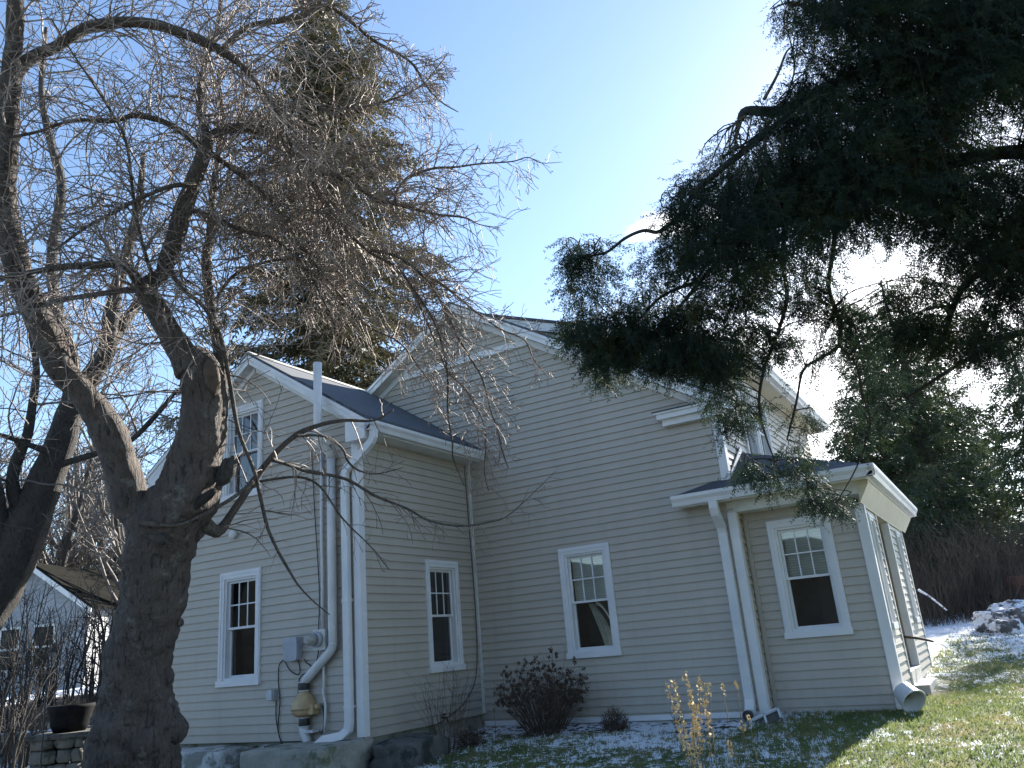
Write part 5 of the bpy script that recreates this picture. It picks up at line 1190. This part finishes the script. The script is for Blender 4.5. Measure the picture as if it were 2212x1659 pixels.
# ------------------------------------------------------------------ grass blades (one uncountable mass)
rg = np.random.default_rng(99)
def blades(n, x0, x1, y0, y1, h0, h1, w, thin=0):
    x = rg.uniform(x0, x1, n); y = rg.uniform(y0, y1, n)
    keep = ~((x > -4) & (x < 3.97) & (y > -.02)) & ~((x > 3.9) & (x < 5.43) & (y > .27)) & ~((x < .03) & (y > -2.56)) & ~((x > -1.1) & (x < .6) & (y > -3.5) & (y < -1.6)) & ~((x > 5.42) & (x < 5.78) & (y > 1.3) & (y < 2.6))
    inbed = (x > 0) & (x < 3.8) & (y > -.62) & (y < 0); keep &= ~(inbed & (rg.random(n) < .93))
    x, y = x[keep], y[keep]; m_ = len(x)
    z = np.array([gz(a, b_) for a, b_ in zip(x, y)])-.004
    h = rg.uniform(h0, h1, m_); az = rg.uniform(0, 6.283, m_); ln = rg.normal(0, .55, (m_, 2))
    s = np.stack([np.cos(az), np.sin(az), np.zeros(m_)], 1)*(w*rg.uniform(.6, 1.4, m_))[:, None]; b0 = np.stack([x, y, z], 1)
    mid_ = b0+np.stack([ln[:, 0]*h*.35, ln[:, 1]*h*.35, h*.6], 1); tip = b0+np.stack([ln[:, 0]*h, ln[:, 1]*h, h], 1)
    v = np.stack([b0-s, b0+s, mid_+s*.75, tip, mid_-s*.75], 1).reshape(-1, 3)
    i = np.arange(m_)*5; q = np.concatenate([np.stack([i, i+1, i+2, i+4], 1), np.stack([i+4, i+2, i+3, i+3], 1)[:0]]); t = np.stack([i+4, i+2, i+3], 1)
    return v, q, t
V1, Q1, off = [], [], 0
for a in ((60000, .0, 8.5, -4.6, 2.2, .02, .055, .0045), (52000, 3.6, 9.5, -4.2, 6.5, .02, .05, .005), (26000, 5.4, 14, 5, 17, .02, .055, .009), (9000, -4, 0.1, -4.6, -2.5, .02, .06, .005)):
    v, q, t = blades(*a); V1.append(v); Q1 += [np.concatenate([q, np.stack([t[:, 0], t[:, 1], t[:, 2], t[:, 2]], 1)])+off] if False else [q+off]; off += len(v)
VV = np.concatenate(V1); nb_ = len(VV)//5; ii = np.arange(nb_)*5
# two quads per blade: the tip is given a narrow second vertex so that every face has four corners
VV5 = VV.reshape(nb_, 5, 3); tip2 = VV5[:, 3]+(VV5[:, 2]-VV5[:, 4])*.08; V6 = np.concatenate([VV5, tip2[:, None]], 1).reshape(-1, 3); ii = np.arange(nb_)*6
Q6 = np.concatenate([np.stack([ii, ii+1, ii+2, ii+4], 1), np.stack([ii+4, ii+2, ii+5, ii+3], 1)])
tag(build_np('grass', V6, Q6, M_BLADE, None), kind='stuff')

# ------------------------------------------------------------------ unseen strip of woods added behind the camera to darken the pane reflections
M_DEEP = simple('reflected_woods', (.014, .016, .017), (.020, .022, .023), 3, 1.0, spec=0)
k = MB(); na_ = 70
for i in range(na_):
    q = []
    for j in (i, i+1):
        t = -1.35+2.5*j/na_; h = 7.2+2.2*mnoise.noise(V((j*.31, 0, 0)))+1.2*mnoise.noise(V((j*.9, 3, 0))); rr2 = 33+1.5*mnoise.noise(V((j*.5, 7, 0)))
        q.append([V((CAM.x-3+math.sin(t)*(rr2+o), CAM.y-math.cos(t)*(rr2+o), z)) for o, z in ((0, -3), (.6, h*.6-2), (1.6, h-2), (4, -3))])
    for j in range(3): k.poly([q[0][j], q[1][j], q[1][j+1], q[0][j+1]])
tag(k.build('woods', M_DEEP, None, True), kind='stuff')

# ------------------------------------------------------------------ light
SAZ, SEL = 8.0, 27.0
sv = V((math.sin(rad(SAZ))*math.cos(rad(SEL)), math.cos(rad(SAZ))*math.cos(rad(SEL)), math.sin(rad(SEL))))
sun = bpy.data.lights.new('sun', 'SUN'); sun.energy = 5.0; sun.angle = rad(.5); sun.color = (1, .94, .85)
so = bpy.data.objects.new('sun', sun); COL.objects.link(so); so.rotation_euler = sv.to_track_quat('Z', 'Y').to_euler()
w = bpy.data.worlds.new('World'); sc.world = w; w.use_nodes = True; nt = w.node_tree; bg = nt.nodes['Background']
sky = nt.nodes.new('ShaderNodeTexSky'); sky.sky_type = 'NISHITA'; sky.sun_disc = False; sky.sun_elevation = rad(SEL); sky.sun_rotation = rad(SAZ)
sky.air_density = 1.0; sky.dust_density = .3; sky.ozone_density = 2.4; sky.altitude = 100
bg.inputs['Strength'].default_value = SKYS if 'SKYS' in globals() else .086
tc = nt.nodes.new('ShaderNodeTexCoord')
def cloud(u, v, ra, rb, rough, soft, val, prev, scale):
    "a wisp of cloud in the sky dome about one bearing: ra, rb are its half width and half height in radians"
    d0 = (at(u, v, 1)-CAM).normalized(); ax = V((d0.y, -d0.x, 0)).normalized(); up = ax.cross(d0).normalized(); out = []
    for vec, r_ in ((ax, ra), (up, rb)):
        dp = N(nt, 'ShaderNodeVectorMath', operation='DOT_PRODUCT'); nt.links.new(tc.outputs['Generated'], dp.inputs[0]); dp.inputs[1].default_value = tuple(vec)
        q = math_(nt, 'DIVIDE', dp.outputs['Value'], r_); out.append(math_(nt, 'MULTIPLY', q, q))
    rr_ = math_(nt, 'SQRT', math_(nt, 'ADD', *out))
    mp = N(nt, 'ShaderNodeMapping'); mp.inputs['Scale'].default_value = (1, 1, 2.6); nt.links.new(tc.outputs['Generated'], mp.inputs['Vector'])
    n = noise(nt, scale, 6, .6, vec=mp.outputs['Vector']); rr_ = math_(nt, 'ADD', rr_, math_(nt, 'MULTIPLY', math_(nt, 'SUBTRACT', n, .5), rough))
    mr = N(nt, 'ShaderNodeMapRange', interpolation_type='SMOOTHSTEP'); nt.links.new(rr_, mr.inputs['Value']); mr.inputs['From Min'].default_value = 1.0; mr.inputs['From Max'].default_value = 1.0-soft
    fr_ = N(nt, 'ShaderNodeVectorMath', operation='DOT_PRODUCT'); nt.links.new(tc.outputs['Generated'], fr_.inputs[0]); fr_.inputs[1].default_value = tuple(d0)
    return mix(nt, math_(nt, 'MULTIPLY', mr.outputs[0], math_(nt, 'GREATER_THAN', fr_.outputs['Value'], 0)), prev, val)
col = sky.outputs['Color']
col = cloud(1900, 800, .40, .22, 1.0, .95, (14, 14, 14.2), col, 4)
col = cloud(1470, 478, .080, .022, 1.1, .7, (12, 12, 12.2), col, 22)
nt.links.new(col, bg.inputs['Color'])
vs = sc.view_settings; vs.view_transform = 'Standard'; vs.look = 'None'; vs.gamma = 1; vs.exposure = 1.82
sc.cycles.max_bounces = 6; sc.cycles.transparent_max_bounces = 8; sc.cycles.caustics_reflective = False; sc.cycles.caustics_refractive = False
sc.cycles.use_denoising = True
